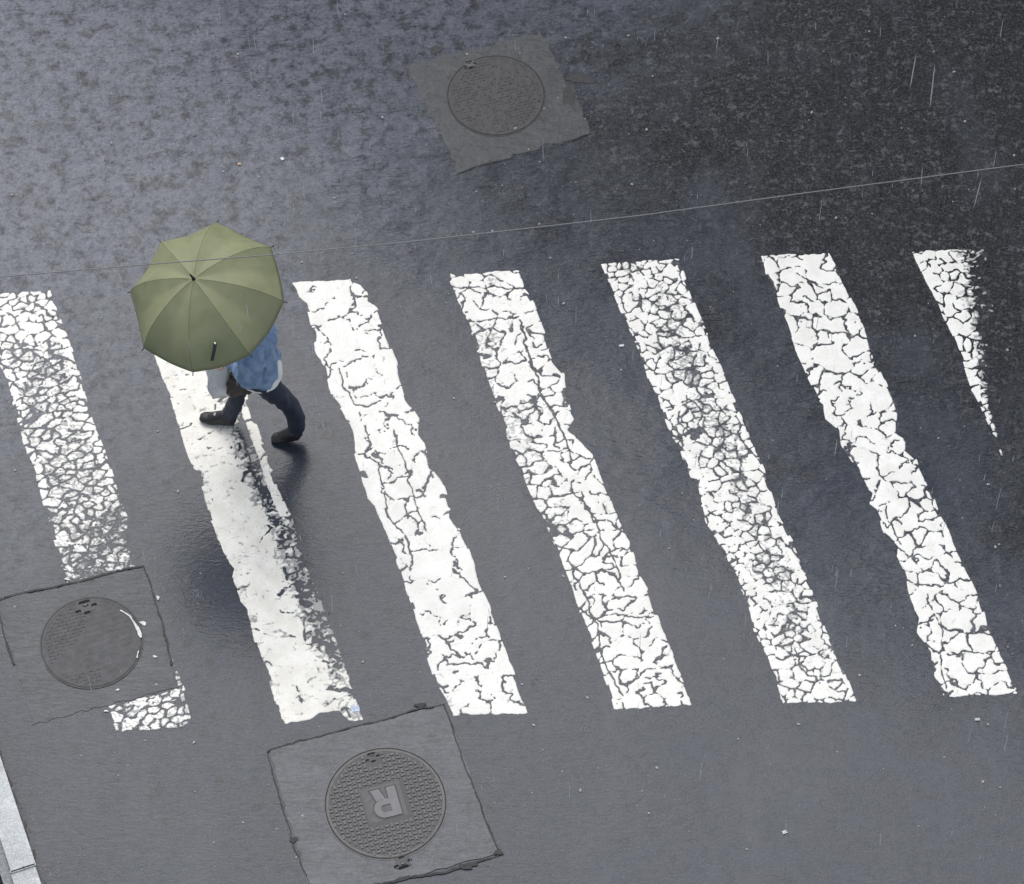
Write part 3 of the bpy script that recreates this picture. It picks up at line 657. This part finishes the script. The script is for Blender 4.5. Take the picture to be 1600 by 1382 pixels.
# ------------------------------------------------------------------ person
def skin(name, verts, edges, rad, mat, parent, sub=2, smooth=True, root=0):
    me = bpy.data.meshes.new(name); me.from_pydata([tuple(v) for v in verts], edges, []); me.update()
    o = bpy.data.objects.new(name, me); COL.objects.link(o)
    md = o.modifiers.new('skin', 'SKIN'); md.use_smooth_shade = True
    for i, r in enumerate(rad):
        sv = me.skin_vertices[0].data[i]; sv.radius = r if isinstance(r, tuple) else (r, r); sv.use_root = (i == root)
    sb = o.modifiers.new('sub', 'SUBSURF'); sb.levels = sub; sb.render_levels = sub
    dg = bpy.context.evaluated_depsgraph_get(); me2 = bpy.data.meshes.new_from_object(o.evaluated_get(dg))
    bpy.data.objects.remove(o); me2.name = name; me2.materials.clear()
    return link(name, me2, mat, parent, True)
def wrinkle(name, col, col2, scale, rough=.7, stretch=(1, 1, .5), bd=.012, **kw):
    m = M(name); n = m.noise(scale, 4, .6, m.mapping(stretch), .6); f = m.noise(160, 2)
    m.set(Base_Color=m.mix(m.ramp(n, .3, .7), col, col2), Roughness=rough, Normal=m.bump(m.math('ADD', n, m.math('MULTIPLY', f, .1)), .7, bd), **kw); return m.m
MAT['skin'] = simple('skin', (.50, .32, .24), .5, .08)
MAT['denim'] = wrinkle('blue_denim', (.12, .19, .32), (.25, .35, .50), 18)
MAT['jeans'] = wrinkle('dark_navy_jeans', (.004, .008, .020), (.012, .021, .048), 12)
MAT['shirt'] = wrinkle('white_shirt', (.72, .72, .70), (.8, .8, .78), 14)
MAT['shoe'] = simple('black_leather', (.007, .006, .006), .5, .3, coat=.05)
MAT['sole'] = simple('black_rubber', (.02, .02, .02), .7)
MAT['hair'] = simple('dark_hair', (.02, .014, .01), .5, .4, 80, .8, .01)
base = P(402, 690); base.z = 0
person = empty('person', base, 'person in blue denim jacket and dark jeans striding left under the green umbrella', 'person')
def L(px, py, h, dy=0):
    q = P(px, py, h) - base; return Vector((q.x, q.y + dy, q.z))
hipC = L(399, 572, .88); hipR = hipC + Vector((-.01, .085, -.03)); hipL = hipC + Vector((.01, -.085, -.03))
kneeR = L(372, 612, .47); ankR = L(357, 648, .10); heelR = L(360, 657, .04); toeR = L(318, 651, .04)
kneeL = L(443, 625, .47); ankL = L(461, 668, .14); heelL = L(463, 680, .085); toeL = L(429, 684, .035)
waist = L(399, 548, 1.05); chest = L(396, 515, 1.27); neck = L(386, 486, 1.44); headb = L(380, 476, 1.52); head = L(376, 466, 1.61); crown = head + Vector((-.005, 0, .09))
shR = chest + Vector((-.03, .17, .11)); shL = chest + Vector((-.0, -.17, .10))
# umbrella first: the right hand holds its shaft
UC = P(323, 464, 1.76)                                       # centre of the rim
un = Vector((-math.sin(math.radians(12)), -math.sin(math.radians(9)), 0)); un.z = math.sqrt(1 - un.x ** 2 - un.y ** 2)
gripW = UC - un * .52; grip = gripW - base
elbR = shR + Vector((-.10, .06, -.25)); wrR = grip + Vector((.06, .05, -.01)); handR = grip + Vector((.02, .02, 0))
elbL = shL + Vector((-.04, -.05, -.27)); wrL = L(360, 566, .90); handL = L(350, 566, .86)
bV = [hipC, waist, chest, neck, headb, head, crown, shR, elbR, wrR, handR, shL, elbL, wrL, handL, hipR, kneeR, ankR, toeR, hipL, kneeL, ankL, toeL, heelR, heelL]
bE = [(0, 1), (1, 2), (2, 3), (3, 4), (4, 5), (5, 6), (2, 7), (7, 8), (8, 9), (9, 10), (2, 11), (11, 12), (12, 13), (13, 14), (0, 15), (15, 16), (16, 17), (17, 18), (0, 19), (19, 20), (20, 21), (21, 22), (17, 23), (21, 24)]
bR = [(.11, .13), (.10, .11), (.11, .13), .052, .055, (.083, .098), .062, .055, .040, .026, .030, .055, .040, .026, .030, .078, .046, .024, .006, .078, .046, .024, .006, .010, .010]
body = skin('body', bV, bE, bR, MAT['skin'], person, 2)
# fingers: short curled chains, closed round what is held
def fingers(h, w, curl, nm):
    fwd = (h - w).normalized(); side = fwd.cross(curl).normalized()
    for k in range(5):
        if k < 4:
            ln = (.068, .078, .073, .058)[k]; o = h + side * (.030 - .020 * k) - fwd * .01
            c = [o, o + fwd * ln * .42 + curl * .004, o + fwd * ln * .62 + curl * ln * .38, o + fwd * ln * .35 + curl * ln * .62]
        else:
            o = h + side * .036 - fwd * .028; c = [o, o + side * .018 + fwd * .02 + curl * .012, o + side * .012 + fwd * .045 + curl * .03, o + fwd * .05 + curl * .042]
        skin('finger' if k < 4 else 'thumb', c, [(0, 1), (1, 2), (2, 3)], [.0095, .009, .008, .0065], MAT['skin'], person, 1)
fingers(handR, wrR, Vector((0, -1, .1)).normalized(), 'r'); fingers(handL, wrL, Vector((0, 0, -1)), 'l')
# face and hair
fd = Vector((-1, 0, -.1)).normalized(); fs = Vector((0, 1, 0))
def ball(name, c, r, mat, sc3=(1, 1, 1), parent=person):
    bm = bmesh.new(); bmesh.ops.create_uvsphere(bm, u_segments=20, v_segments=12, radius=r, matrix=Matrix.Translation(c) @ Matrix.Diagonal((*sc3, 1))); return frombm(name, bm, mat, parent, True)
ball('hair', head + Vector((.022, 0, .018)), .108, MAT['hair'], (1, .88, 1.08))
eyem = simple('eye_white', (.7, .7, .68), .2)
for sgn in (-1, 1):
    ball('eye', head + fd * .085 + fs * .032 * sgn, .012, eyem); ball('ear', head + fs * .083 * sgn + Vector((.01, 0, -.01)), .022, MAT['skin'], (.8, .4, 1.2))
ball('nose', head + fd * .10 + Vector((0, 0, -.025)), .015, MAT['skin'], (1.2, .7, 1.2)); ball('mouth', head + fd * .088 + Vector((0, 0, -.058)), .02, simple('lips', (.4, .15, .13), .4), (.5, 1, .35))
bm = bmesh.new()
for o in [c for c in person.children if c.name.split('.')[0] in ('body', 'finger', 'thumb', 'ear', 'nose')]:
    bm.from_mesh(o.data); bpy.data.objects.remove(o)
me = bpy.data.meshes.new('body_parts'); bm.to_mesh(me); bm.free(); o = bpy.data.objects.new('body_parts', me); COL.objects.link(o)
md = o.modifiers.new('r', 'REMESH'); md.mode = 'VOXEL'; md.voxel_size = .005
ms = o.modifiers.new('s', 'SMOOTH'); ms.factor = .4; ms.iterations = 1
dg = bpy.context.evaluated_depsgraph_get(); me2 = bpy.data.meshes.new_from_object(o.evaluated_get(dg)); bpy.data.objects.remove(o)
me2.name = 'body'; me2.materials.clear(); body = link('body', me2, MAT['skin'], person, True)
# clothes: lofted rings merged into one skin and creased
from mathutils import noise as mn
def loft(bm, C_, R_, n=20, fwd=Vector((0, 1, 0))):
    prev = None
    for i, p in enumerate(C_):
        d = (C_[min(i + 1, len(C_) - 1)] - C_[max(i - 1, 0)]).normalized(); y = (fwd - d * fwd.dot(d)).normalized(); x = y.cross(d)
        rx, ry = R_[i] if isinstance(R_[i], tuple) else (R_[i], R_[i])
        rg = [bm.verts.new(p + x * rx * math.cos(2 * math.pi * k / n) + y * ry * math.sin(2 * math.pi * k / n)) for k in range(n)]
        if prev:
            for k in range(n): bm.faces.new((prev[k], prev[(k + 1) % n], rg[(k + 1) % n], rg[k]))
        else: bm.faces.new(rg[::-1])
        prev = rg
    bm.faces.new(prev)
def dense(C_, R_, k=5):
    oc, orr = [], []
    for i in range(len(C_) - 1):
        p0, p1, p2, p3 = C_[max(i - 1, 0)], C_[i], C_[i + 1], C_[min(i + 2, len(C_) - 1)]
        for q in range(k):
            t = q / k; c = .5 * ((2 * p1) + (p2 - p0) * t + (2 * p0 - 5 * p1 + 4 * p2 - p3) * t * t + (3 * p1 - p0 - 3 * p2 + p3) * t ** 3); oc.append(c)
            ra = R_[i] if isinstance(R_[i], tuple) else (R_[i],) * 2; rb = R_[i + 1] if isinstance(R_[i + 1], tuple) else (R_[i + 1],) * 2
            e = t * t * (3 - 2 * t); orr.append((ra[0] + (rb[0] - ra[0]) * e, ra[1] + (rb[1] - ra[1]) * e))
    oc.append(C_[-1]); orr.append(R_[-1] if isinstance(R_[-1], tuple) else (R_[-1],) * 2); return oc, orr
def garment(name, tubes, mat, parent, voxel=.009, fold=.007, fs=11, seed=0, smooth=3, stretch=(1, 1, .45)):
    bm = bmesh.new()
    for t in tubes:
        c, r_ = dense(t[0], t[1]); loft(bm, c, r_)
    bmesh.ops.recalc_face_normals(bm, faces=bm.faces[:])
    me = bpy.data.meshes.new(name); bm.to_mesh(me); bm.free(); o = bpy.data.objects.new(name, me); COL.objects.link(o)
    md = o.modifiers.new('r', 'REMESH'); md.mode = 'VOXEL'; md.voxel_size = voxel
    ms = o.modifiers.new('s', 'SMOOTH'); ms.factor = .5; ms.iterations = smooth
    dg = bpy.context.evaluated_depsgraph_get(); me2 = bpy.data.meshes.new_from_object(o.evaluated_get(dg)); bpy.data.objects.remove(o)
    if fold:
        nr = [v.normal.copy() for v in me2.vertices]
        for v, nn in zip(me2.vertices, nr):
            q = Vector((v.co.x * stretch[0], v.co.y * stretch[1], v.co.z * stretch[2])) * fs + Vector((seed, 0, 0))
            a = 1 - abs(mn.noise(q)) * 2.2; b = mn.noise(q * 2.3)
            v.co += nn * fold * (a * .9 + b * .5)
    me2.name = name; me2.materials.clear(); return link(name, me2, mat, parent, True)
V3 = Vector
kL = kneeL + V3((.012, -.01, 0)); 
garment('jeans', [([hipC + V3((0, 0, .08)), hipC, hipC + V3((0, 0, -.06))], [(.115, .14), (.12, .15), (.105, .14)]),
    ([hipR + V3((0, -.01, .04)), hipR.lerp(kneeR, .45), kneeR, kneeR.lerp(ankR, .5) + V3((.012, 0, 0)), ankR + V3((.004, 0, -.02))], [.082, .068, .054, .050, .046]),
    ([hipL + V3((0, .01, .04)), hipL.lerp(kL, .45) + V3((.01, 0, .01)), kL, kL.lerp(ankL, .5) + V3((.028, 0, 0)), ankL + V3((.006, 0, -.02))], [.084, .074, .060, .056, .050])],
    MAT['jeans'], person, fold=.006, fs=14, seed=3)
hem = hipC + V3((.012, 0, -.05))
garment('shirt', [([hipC + V3((.030, -.012, -.085)), hipC + V3((.026, -.01, 0)), waist], [(.130, .136), (.136, .136), (.10, .11)])], MAT['shirt'], person, fold=.004, seed=5)
shoulderMid = chest + V3((-.01, 0, .10))
garment('jacket', [([hem, hipC + V3((.012, 0, .06)), waist + V3((.01, 0, 0)), chest, shoulderMid, neck + V3((0, 0, -.03))], [(.128, .160), (.138, .162), (.122, .148), (.128, .16), (.10, .14), .075]),
    ([shR + V3((.05, -.08, .0)), shR, elbR, wrR], [.075, .080, .062, .045]),
    ([shL + V3((.05, .08, .0)), shL, elbL + V3((.02, 0, 0)), wrL + V3((.03, 0, .01))], [.078, .082, .066, .050])],
    MAT['denim'], person, fold=.016, fs=8, seed=9, stretch=(1, 1, .7))
garment('collar', [([shoulderMid + V3((0, 0, .03)), neck + V3((0, 0, .01))], [(.095, .10), (.075, .08)])], MAT['denim'], person, fold=.003)
def shoe(heel, toe, ank):
    d = toe - heel; d.z = 0; Ld = d.length; d.normalize(); up = V3((0, 0, 1))
    def q(a, z): return heel + (toe - heel) * a + up * z
    s_ = garment('shoe', [([q(-.16, .004), q(-.05, .010), q(.25, .006), q(.6, -.004), q(.95, -.010), q(1.14, -.012)], [(.024, .020), (.046, .038), (.044, .040), (.030, .044), (.024, .040), (.010, .022)]), ([heel + up * .0, heel.lerp(ank, .5) + up * .01, ank + up * .03], [(.040, .038), (.044, .040), (.046, .042)]), ([q(-.02, .03), q(.25, .036), q(.5, .022), q(.75, .006)], [(.046, .038), (.040, .038), (.030, .036), (.018, .032)])],
        MAT['shoe'], person, voxel=.005, fold=.001, smooth=2)
    garment('sole', [([q(-.15, -.016), q(.3, -.022), q(.7, -.026), q(1.15, -.026)], [(.010, .026), (.010, .032), (.009, .042), (.006, .022)])], MAT['sole'], s_, voxel=.005, fold=0, smooth=1)
    garment('instep', [([q(.46, .050), q(.55, .044), q(.66, .030)], [(.006, .010), (.009, .016), (.005, .010)])], simple('pale_stocking', (.36, .30, .31), .5), s_, voxel=.004, fold=0, smooth=1)
shoe(heelR, toeR, ankR); shoe(heelL, toeL, ankL)

# ------------------------------------------------------------------ umbrella
MAT['canopy'] = None
m = M('olive_umbrella_cloth'); n = m.noise(6, 3); w = m.noise(420, 2)
m.set(Base_Color=m.mix(m.ramp(n, .3, .7), (.262, .270, .150), (.300, .308, .174)), Roughness=.6, Normal=m.bump(w, .1, .001), Specular_IOR_Level=.3, Coat_Weight=.03)
m.b.inputs['Coat Roughness'].default_value = .35
dmp = m.ramp(m.noise(1, 5, .65, m.mapping((9, 9, 9))), .45, .7)
m.put(m.b.inputs['Roughness'], m.ramp(dmp, 0, 1, .62, .38)); m.put(m.b.inputs['Base Color'], m.mix(m.math('MULTIPLY', dmp, .5), m.mix(m.ramp(n, .3, .7), (.262, .270, .150), (.300, .308, .174)), (.215, .225, .112)))
tr = m.n('ShaderNodeBsdfTranslucent'); tr.inputs[0].default_value = (.34, .37, .18, 1); mx = m.n('ShaderNodeMixShader'); mx.inputs[0].default_value = .16
m.t.links.new(m.b.outputs[0], mx.inputs[1]); m.t.links.new(tr.outputs[0], mx.inputs[2]); m.t.links.new(mx.outputs[0], m.out.inputs[0]); MAT['canopy'] = m.m
MAT['umetal'] = simple('dark_umbrella_metal', (.04, .04, .04), .35, .1, metal=.8)
MAT['black'] = simple('black_plastic', (.012, .012, .012), .4)
umb = bpy.data.objects.new('umbrella', None); COL.objects.link(umb); umb.location = UC; umb.empty_display_size = .1
tag(umb, 'open olive green umbrella with eight panels held over the walking person', 'umbrella')
umb.rotation_mode = 'QUATERNION'; umb.rotation_quaternion = un.to_track_quat('Z', 'Y')
inv = umb.rotation_quaternion.to_matrix().inverted()
RR, HH = .475, .27
def prof(t):     # t 0 apex ... 1 rim
    a = t * 1.16; return RR * math.sin(a) / math.sin(1.16), HH * (math.cos(a) - math.cos(1.16)) / (1 - math.cos(1.16))
# rib directions in the umbrella's frame, from world azimuths
azs = []
for k in range(8):
    wa = math.radians(90 - 8 - 45 * k - (0, 2, 1, 4, 3, 0, 1, 0)[k] * .8)
    w_ = Vector((math.cos(wa), math.sin(wa), 0)); q = inv @ w_; azs.append(math.atan2(q.y, q.x))
azs = sorted(a % (2 * math.pi) for a in azs)
NS, NR = 12, 18
bm = bmesh.new(); rows = []
apex = bm.verts.new((0, 0, HH))
for i in range(1, NR + 1):
    row = []; t = i / NR; r_, z_ = prof(t)
    for k in range(8):
        a0 = azs[k]; a1 = azs[(k + 1) % 8]
        if a1 < a0: a1 += 2 * math.pi
        for j in range(NS):
            s = j / NS; a = a0 + (a1 - a0) * s
            chord = math.cos((a1 - a0) / 2) / math.cos(a - (a0 + a1) / 2)      # straight between ribs
            sagf = 1 - (.35 * abs(2 * s - 1) ** 2 + .65 * math.sqrt((2 * s - 1) ** 2 + .01))
            fct = 1 + (chord - 1) * (.50 + .32 * t) - .008 * sagf * t * t
            dz = -.074 * sagf * t * (1 - .35 * t) - .006 * math.exp(-((s - .5) / .05) ** 2) * math.exp(-((t - .7) / .12) ** 2)
            row.append(bm.verts.new((r_ * fct * math.cos(a), r_ * fct * math.sin(a), z_ + dz)))
    rows.append(row)
n = len(rows[0])
for j in range(n): bm.faces.new((apex, rows[0][j], rows[0][(j + 1) % n]))
for i in range(NR - 1):
    for j in range(n): bm.faces.new((rows[i][j], rows[i + 1][j], rows[i + 1][(j + 1) % n], rows[i][(j + 1) % n]))
for k in range(8):
    for i in range(NR - 1):
        e = bm.edges.get((rows[i][k * NS], rows[i + 1][k * NS]))
        if e: e.smooth = False
can = frombm('canopy', bm, MAT['canopy'], umb, True)
sm = can.modifiers.new('thickness', 'SOLIDIFY'); sm.thickness = .0015; sm.offset = -1
def tube(bm, pts, r, n=8):
    prev = None
    for i, p in enumerate(pts):
        d = (pts[min(i + 1, len(pts) - 1)] - pts[max(i - 1, 0)]).normalized(); x = d.orthogonal().normalized() if prev is None else (prevx - d * prevx.dot(d)).normalized(); y = d.cross(x)
        ring_ = [bm.verts.new(p + (x * math.cos(2 * math.pi * k / n) + y * math.sin(2 * math.pi * k / n)) * (r[i] if isinstance(r, list) else r)) for k in range(n)]
        if prev:
            for k in range(n): bm.faces.new((prev[k], prev[(k + 1) % n], ring_[(k + 1) % n], ring_[k]))
        else: bm.faces.new(ring_)
        prev = ring_; prevx = x
    bm.faces.new(prev)
seamm = simple('seam_thread', (.085, .10, .045), .7)
for a in azs:
    pts = []
    for i in range(0, NR + 1):
        r_, z_ = prof(i / NR); pts.append(Vector((r_ * math.cos(a), r_ * math.sin(a), z_ - .004)))
    bm = bmesh.new(); tube(bm, [p + Vector((0, 0, -.001)) for p in pts], .0022, 6); rb = frombm('rib', bm, MAT['umetal'], umb, True)
    bm = bmesh.new(); tube(bm, [p + Vector((0, 0, .0042)) for p in pts[1:]], .0009, 5); frombm('seam', bm, seamm, rb, True)
    r_, z_ = prof(.5); bm = bmesh.new(); tube(bm, [Vector((.012 * math.cos(a), .012 * math.sin(a), HH - .26)), Vector((r_ * math.cos(a), r_ * math.sin(a), z_ - .008))], .0018, 6); frombm('stretcher', bm, MAT['umetal'], rb)
    r_, z_ = prof(1.0); d = Vector((math.cos(a), math.sin(a), -.5)); bm = bmesh.new(); tube(bm, [Vector((r_ * math.cos(a), r_ * math.sin(a), z_ - .003)), Vector((r_ * math.cos(a), r_ * math.sin(a), z_ - .003)) + d * .018], .0032, 8); frombm('rib_tip', bm, MAT['black'], rb)
bm = bmesh.new(); tube(bm, [Vector((0, 0, HH + .01)), Vector((0, 0, -.56))], .005); frombm('shaft', bm, MAT['umetal'], umb, True)
bm = bmesh.new(); tube(bm, [Vector((0, 0, HH - .002)), Vector((0, 0, HH + .006)), Vector((0, 0, HH + .03)), Vector((0, 0, HH + .066))], [.013, .009, .0065, .0045]); frombm('ferrule', bm, MAT['black'], umb, True)
bm = bmesh.new(); tube(bm, [Vector((0, 0, -.44)), Vector((0, 0, -.60))] + [Vector((.035 - .035 * math.cos(t), 0, -.60 - .035 * math.sin(t))) for t in (.5, 1.0, 1.57, 2.1, 2.6, 3.1)], .011, 10); frombm('handle', bm, MAT['black'], umb, True)
bm = bmesh.new(); tube(bm, [Vector((0, 0, HH - .245)), Vector((0, 0, HH - .275))], .013, 12); frombm('runner', bm, MAT['black'], umb)
# tie strap lying on the near lower panel, its end over the rim
def canopy_pt(px, py):
    o = CAM; d = (P(px, py, 0) - CAM).normalized(); lo_ = umb.rotation_quaternion.to_matrix()
    li = lo_.inverted(); oo = li @ (o - UC); dd = li @ d
    best = None
    for k in range(4000):
        t = (UC - CAM).length - .6 + k * .0004; q = oo + dd * t; rr = math.hypot(q.x, q.y)
        if rr > RR * .97: rr = RR * .97
        al = math.asin(min(1, rr / RR * math.sin(1.16))); zz_ = HH * (math.cos(al) - math.cos(1.16)) / (1 - math.cos(1.16))
        if q.z < zz_ - .01 : return q
    return q
sp_ = [canopy_pt(337, 538), canopy_pt(336, 546), canopy_pt(334, 556), canopy_pt(332, 565)]
V = []; F = []
for i, q in enumerate(sp_):
    q = q + Vector((0, 0, .012)); side = (inv @ Vector((1, 0, 0))) * .010
    V += [q - side, q + side, q + side - Vector((0, 0, .003)), q - side - Vector((0, 0, .003))]
for i in range(len(sp_) - 1):
    a = 4 * i; b = a + 4
    for k in range(4): F.append((a + k, a + (k + 1) % 4, b + (k + 1) % 4, b + k))
F += [(0, 3, 2, 1), (len(V) - 4, len(V) - 3, len(V) - 2, len(V) - 1)]
st = mesh('tie_strap', V, F, MAT['black'], umb)
bm = bmesh.new(); bmesh.ops.create_uvsphere(bm, u_segments=12, v_segments=6, radius=.009, matrix=Matrix.Translation(sp_[0] + Vector((0, 0, .014))) @ Matrix.Diagonal((1.2, .6, .5, 1)))
frombm('snap', bm, simple('snap_metal', (.6, .62, .55), .25, metal=.9), st, True)

# ------------------------------------------------------------------ the bags
def bagmesh(name, top, w, h, dep, mat, label, cat, rot=0, bulge=.5, handle=True, hmat=None):
    root = empty(name, top, label, cat, rot=rot)
    bm = bmesh.new(); NU, NV = 20, 12; rows = []
    for j in range(NV + 1):
        t = j / NV; row = []
        ww = w / 2 * (.62 + .38 * min(1, t * 2.2) ** .6) * (1 - .12 * max(0, t - .8) * 5 * .6); dd = dep / 2 * (.25 + .75 * math.sin(math.pi * min(.62, t * .75 + .05)))
        for i in range(NU):
            a = 2 * math.pi * i / NU; c, s = math.cos(a), math.sin(a); e = .6
            x = ww * math.copysign(abs(c) ** e, c); y = dd * math.copysign(abs(s) ** e, s)
            k = .006 * math.sin(5 * a + 9 * t); row.append(bm.verts.new((x + k, y + k, -t * h + .005 * math.sin(3 * a))))
        rows.append(row)
    for j in range(NV):
        for i in range(NU): bm.faces.new((rows[j][i], rows[j + 1][i], rows[j + 1][(i + 1) % NU], rows[j][(i + 1) % NU]))
    bm.faces.new(rows[-1]); bm.faces.new(rows[0][::-1]); frombm('bag_body', bm, mat, root, True)
    for s in (-1, 1):
        bm = bmesh.new(); pts = [Vector((w * .22 * math.cos(t), s * .012, .085 * math.sin(t))) for t in [math.pi * k / 10 for k in range(11)]]; tube(bm, pts, .005, 6); frombm('bag_handle', bm, hmat or mat, root, True)
    return root
m = M('frosted_plastic'); n = m.noise(14, 3, .6, m.mapping((1, 1, .4)))
m.set(Base_Color=m.mix(m.ramp(n, .35, .65), (.58, .58, .575), (.68, .68, .67)), Roughness=.3, Normal=m.bump(n, .5, .01), Alpha=.88); MAT['plastic'] = m.m
bt = P(340, 566, .82)
pb = bagmesh('plastic_bag', bt, .155, .36, .09, MAT['plastic'], 'translucent grey plastic carrier bag hanging from the person\'s hand', 'bag', .1)
bm = bmesh.new(); prism(bm, [(.060, -.052), (.084, -.040), (.080, -.028), (.058, -.040)], -.30, -.05); frombm('green_edge', bm, simple('pale_green_print', (.22, .30, .22), .5), pb)
MAT['brown'] = simple('dark_brown_leather', (.045, .030, .026), .5, .3, 20, .4, .004)
hb = bagmesh('handbag', P(372, 590, .74), .16, .17, .07, MAT['brown'], 'small dark brown handbag at the person\'s front thigh, beside the plastic bag', 'bag', .25)

# ------------------------------------------------------------------ thin overhead wire
def wire(pts, h, r, label, mat):
    W = [P(x, y, h) for x, y in pts]; fine = []
    for i in range(len(W) - 1):
        for j in range(6): fine.append(W[i].lerp(W[i + 1], j / 6))
    fine.append(W[-1]); bm = bmesh.new(); tube(bm, fine, r, 8); return tag(frombm('overhead_wire', bm, mat, None, True), label, 'wire')
MAT['wire'] = simple('grey_wire', (.17, .17, .16), .5, .1)
wire([(-1400, 510), (-700, 480), (0, 433), (200, 416), (430, 398), (640, 378), (870, 352), (1000, 337), (1280, 299), (1600, 257), (2200, 165), (3000, 20)], 6.0, .0026, 'thin grey overhead wire crossing the view above the umbrella', MAT['wire'])

# ------------------------------------------------------------------ rain
bm = bmesh.new(); r = random.Random(5)
spots = [(1427, 110, 24), (1457, 134, 30), (556, 372, 20), (475, 300, 12), (445, 345, 10), (805, 72, 9), (1528, 300, 22), (1200, 90, 10), (1282, 330, 16), (1306, 700, 14), (1560, 780, 20), (398, 66, 12), (178, 85, 10), (110, 140, 10), (1095, 1205, 18), (1515, 1150, 14), (458, 186, 9), (1023, 55, 10), (488, 545, 12)]
spots += [(r.uniform(0, 1600), r.uniform(0, 1382), r.uniform(3, 8)) for _ in range(170)] + [(r.uniform(0, 1600), r.uniform(0, 1382), r.uniform(9.5, 17)) for _ in range(60)]
for (px, py, hl) in spots:
    h = r.uniform(3, 12) if hl > 9 else r.uniform(.5, 9); c = P(px, py, h); k = hl / 250 / math.cos(PITCH) * (CAM.z - h) / CAM.z
    rad = r.uniform(.7, 1.35) * (.0026 if hl > 20 else .0015) * (CAM.z - h) / CAM.z * (1.25 if hl > 9 else 1)
    tilt = Vector((r.uniform(-.06, .04), 0, 1)); tube(bm, [c - tilt * k, c - tilt * k * .6, c + tilt * k * .5, c + tilt * k], [rad * .2, rad, rad * .8, rad * .1], 5)
m = M('rain_water'); m.set(Base_Color=(.85, .87, .9), Roughness=.1, IOR=1.33, Transmission_Weight=.25, Alpha=.6)
tag(frombm('falling_rain', bm, m.m, None, True), 'streaks of rain falling over the road', 'rain', kind='stuff')

# ------------------------------------------------------------------ building across the road, seen in the wet asphalt
def building():
    root = empty('apartment_building', (0, 0, 0), 'tall building on the right of the street, mirrored in the wet road', 'building')
    d = Vector((RD.x, RD.y, 0)) * -1; n = Vector((RN.x, RN.y, 0))      # d: away along the street
    o = Vector((6.9 - .3 * 12.5, 12.5, 0)); Hb, Ln, Dp = 21.5, 26, 12
    wallm = simple('grey_render', (.16, .155, .15), .8, .15, 2); glass = simple('window_glass', (.03, .035, .04), .1, .1); fr = simple('window_frame', (.25, .25, .25), .5)
    def bx(o0, l0, l1, w0, w1, z0, z1, nm, mat, par):
        bm = bmesh.new(); obox(bm, o0, d, n, l0, l1, w0, w1, z0, z1, 0); return frombm(nm, bm, mat, par)
    bx(o, 0, Ln, 0, Dp, 0, Hb, 'wall', wallm, root); bx(o, -.3, Ln + .3, -.35, Dp + .3, Hb, Hb + .3, 'roof_slab', wallm, root)
    for fl in range(7):
        for k in range(8):
            l = 1.2 + k * 3.1; z = 1.0 + fl * 3.0
            f_ = bx(o, l, l + 1.3, -.04, .05, z, z + 1.6, 'window', fr, root); bx(o, l + .08, l + 1.22, -.06, .0, z + .08, z + 1.52, 'pane', glass, f_)
        for k in range(4):
            w_ = 1.0 + k * 2.9; z = 1.0 + fl * 3.0
            f_ = bx(o, -.04, .05, w_, w_ + 1.2, z, z + 1.6, 'window', fr, root); bx(o, -.06, 0, w_ + .08, w_ + 1.12, z + .08, z + 1.52, 'pane', glass, f_)
building()
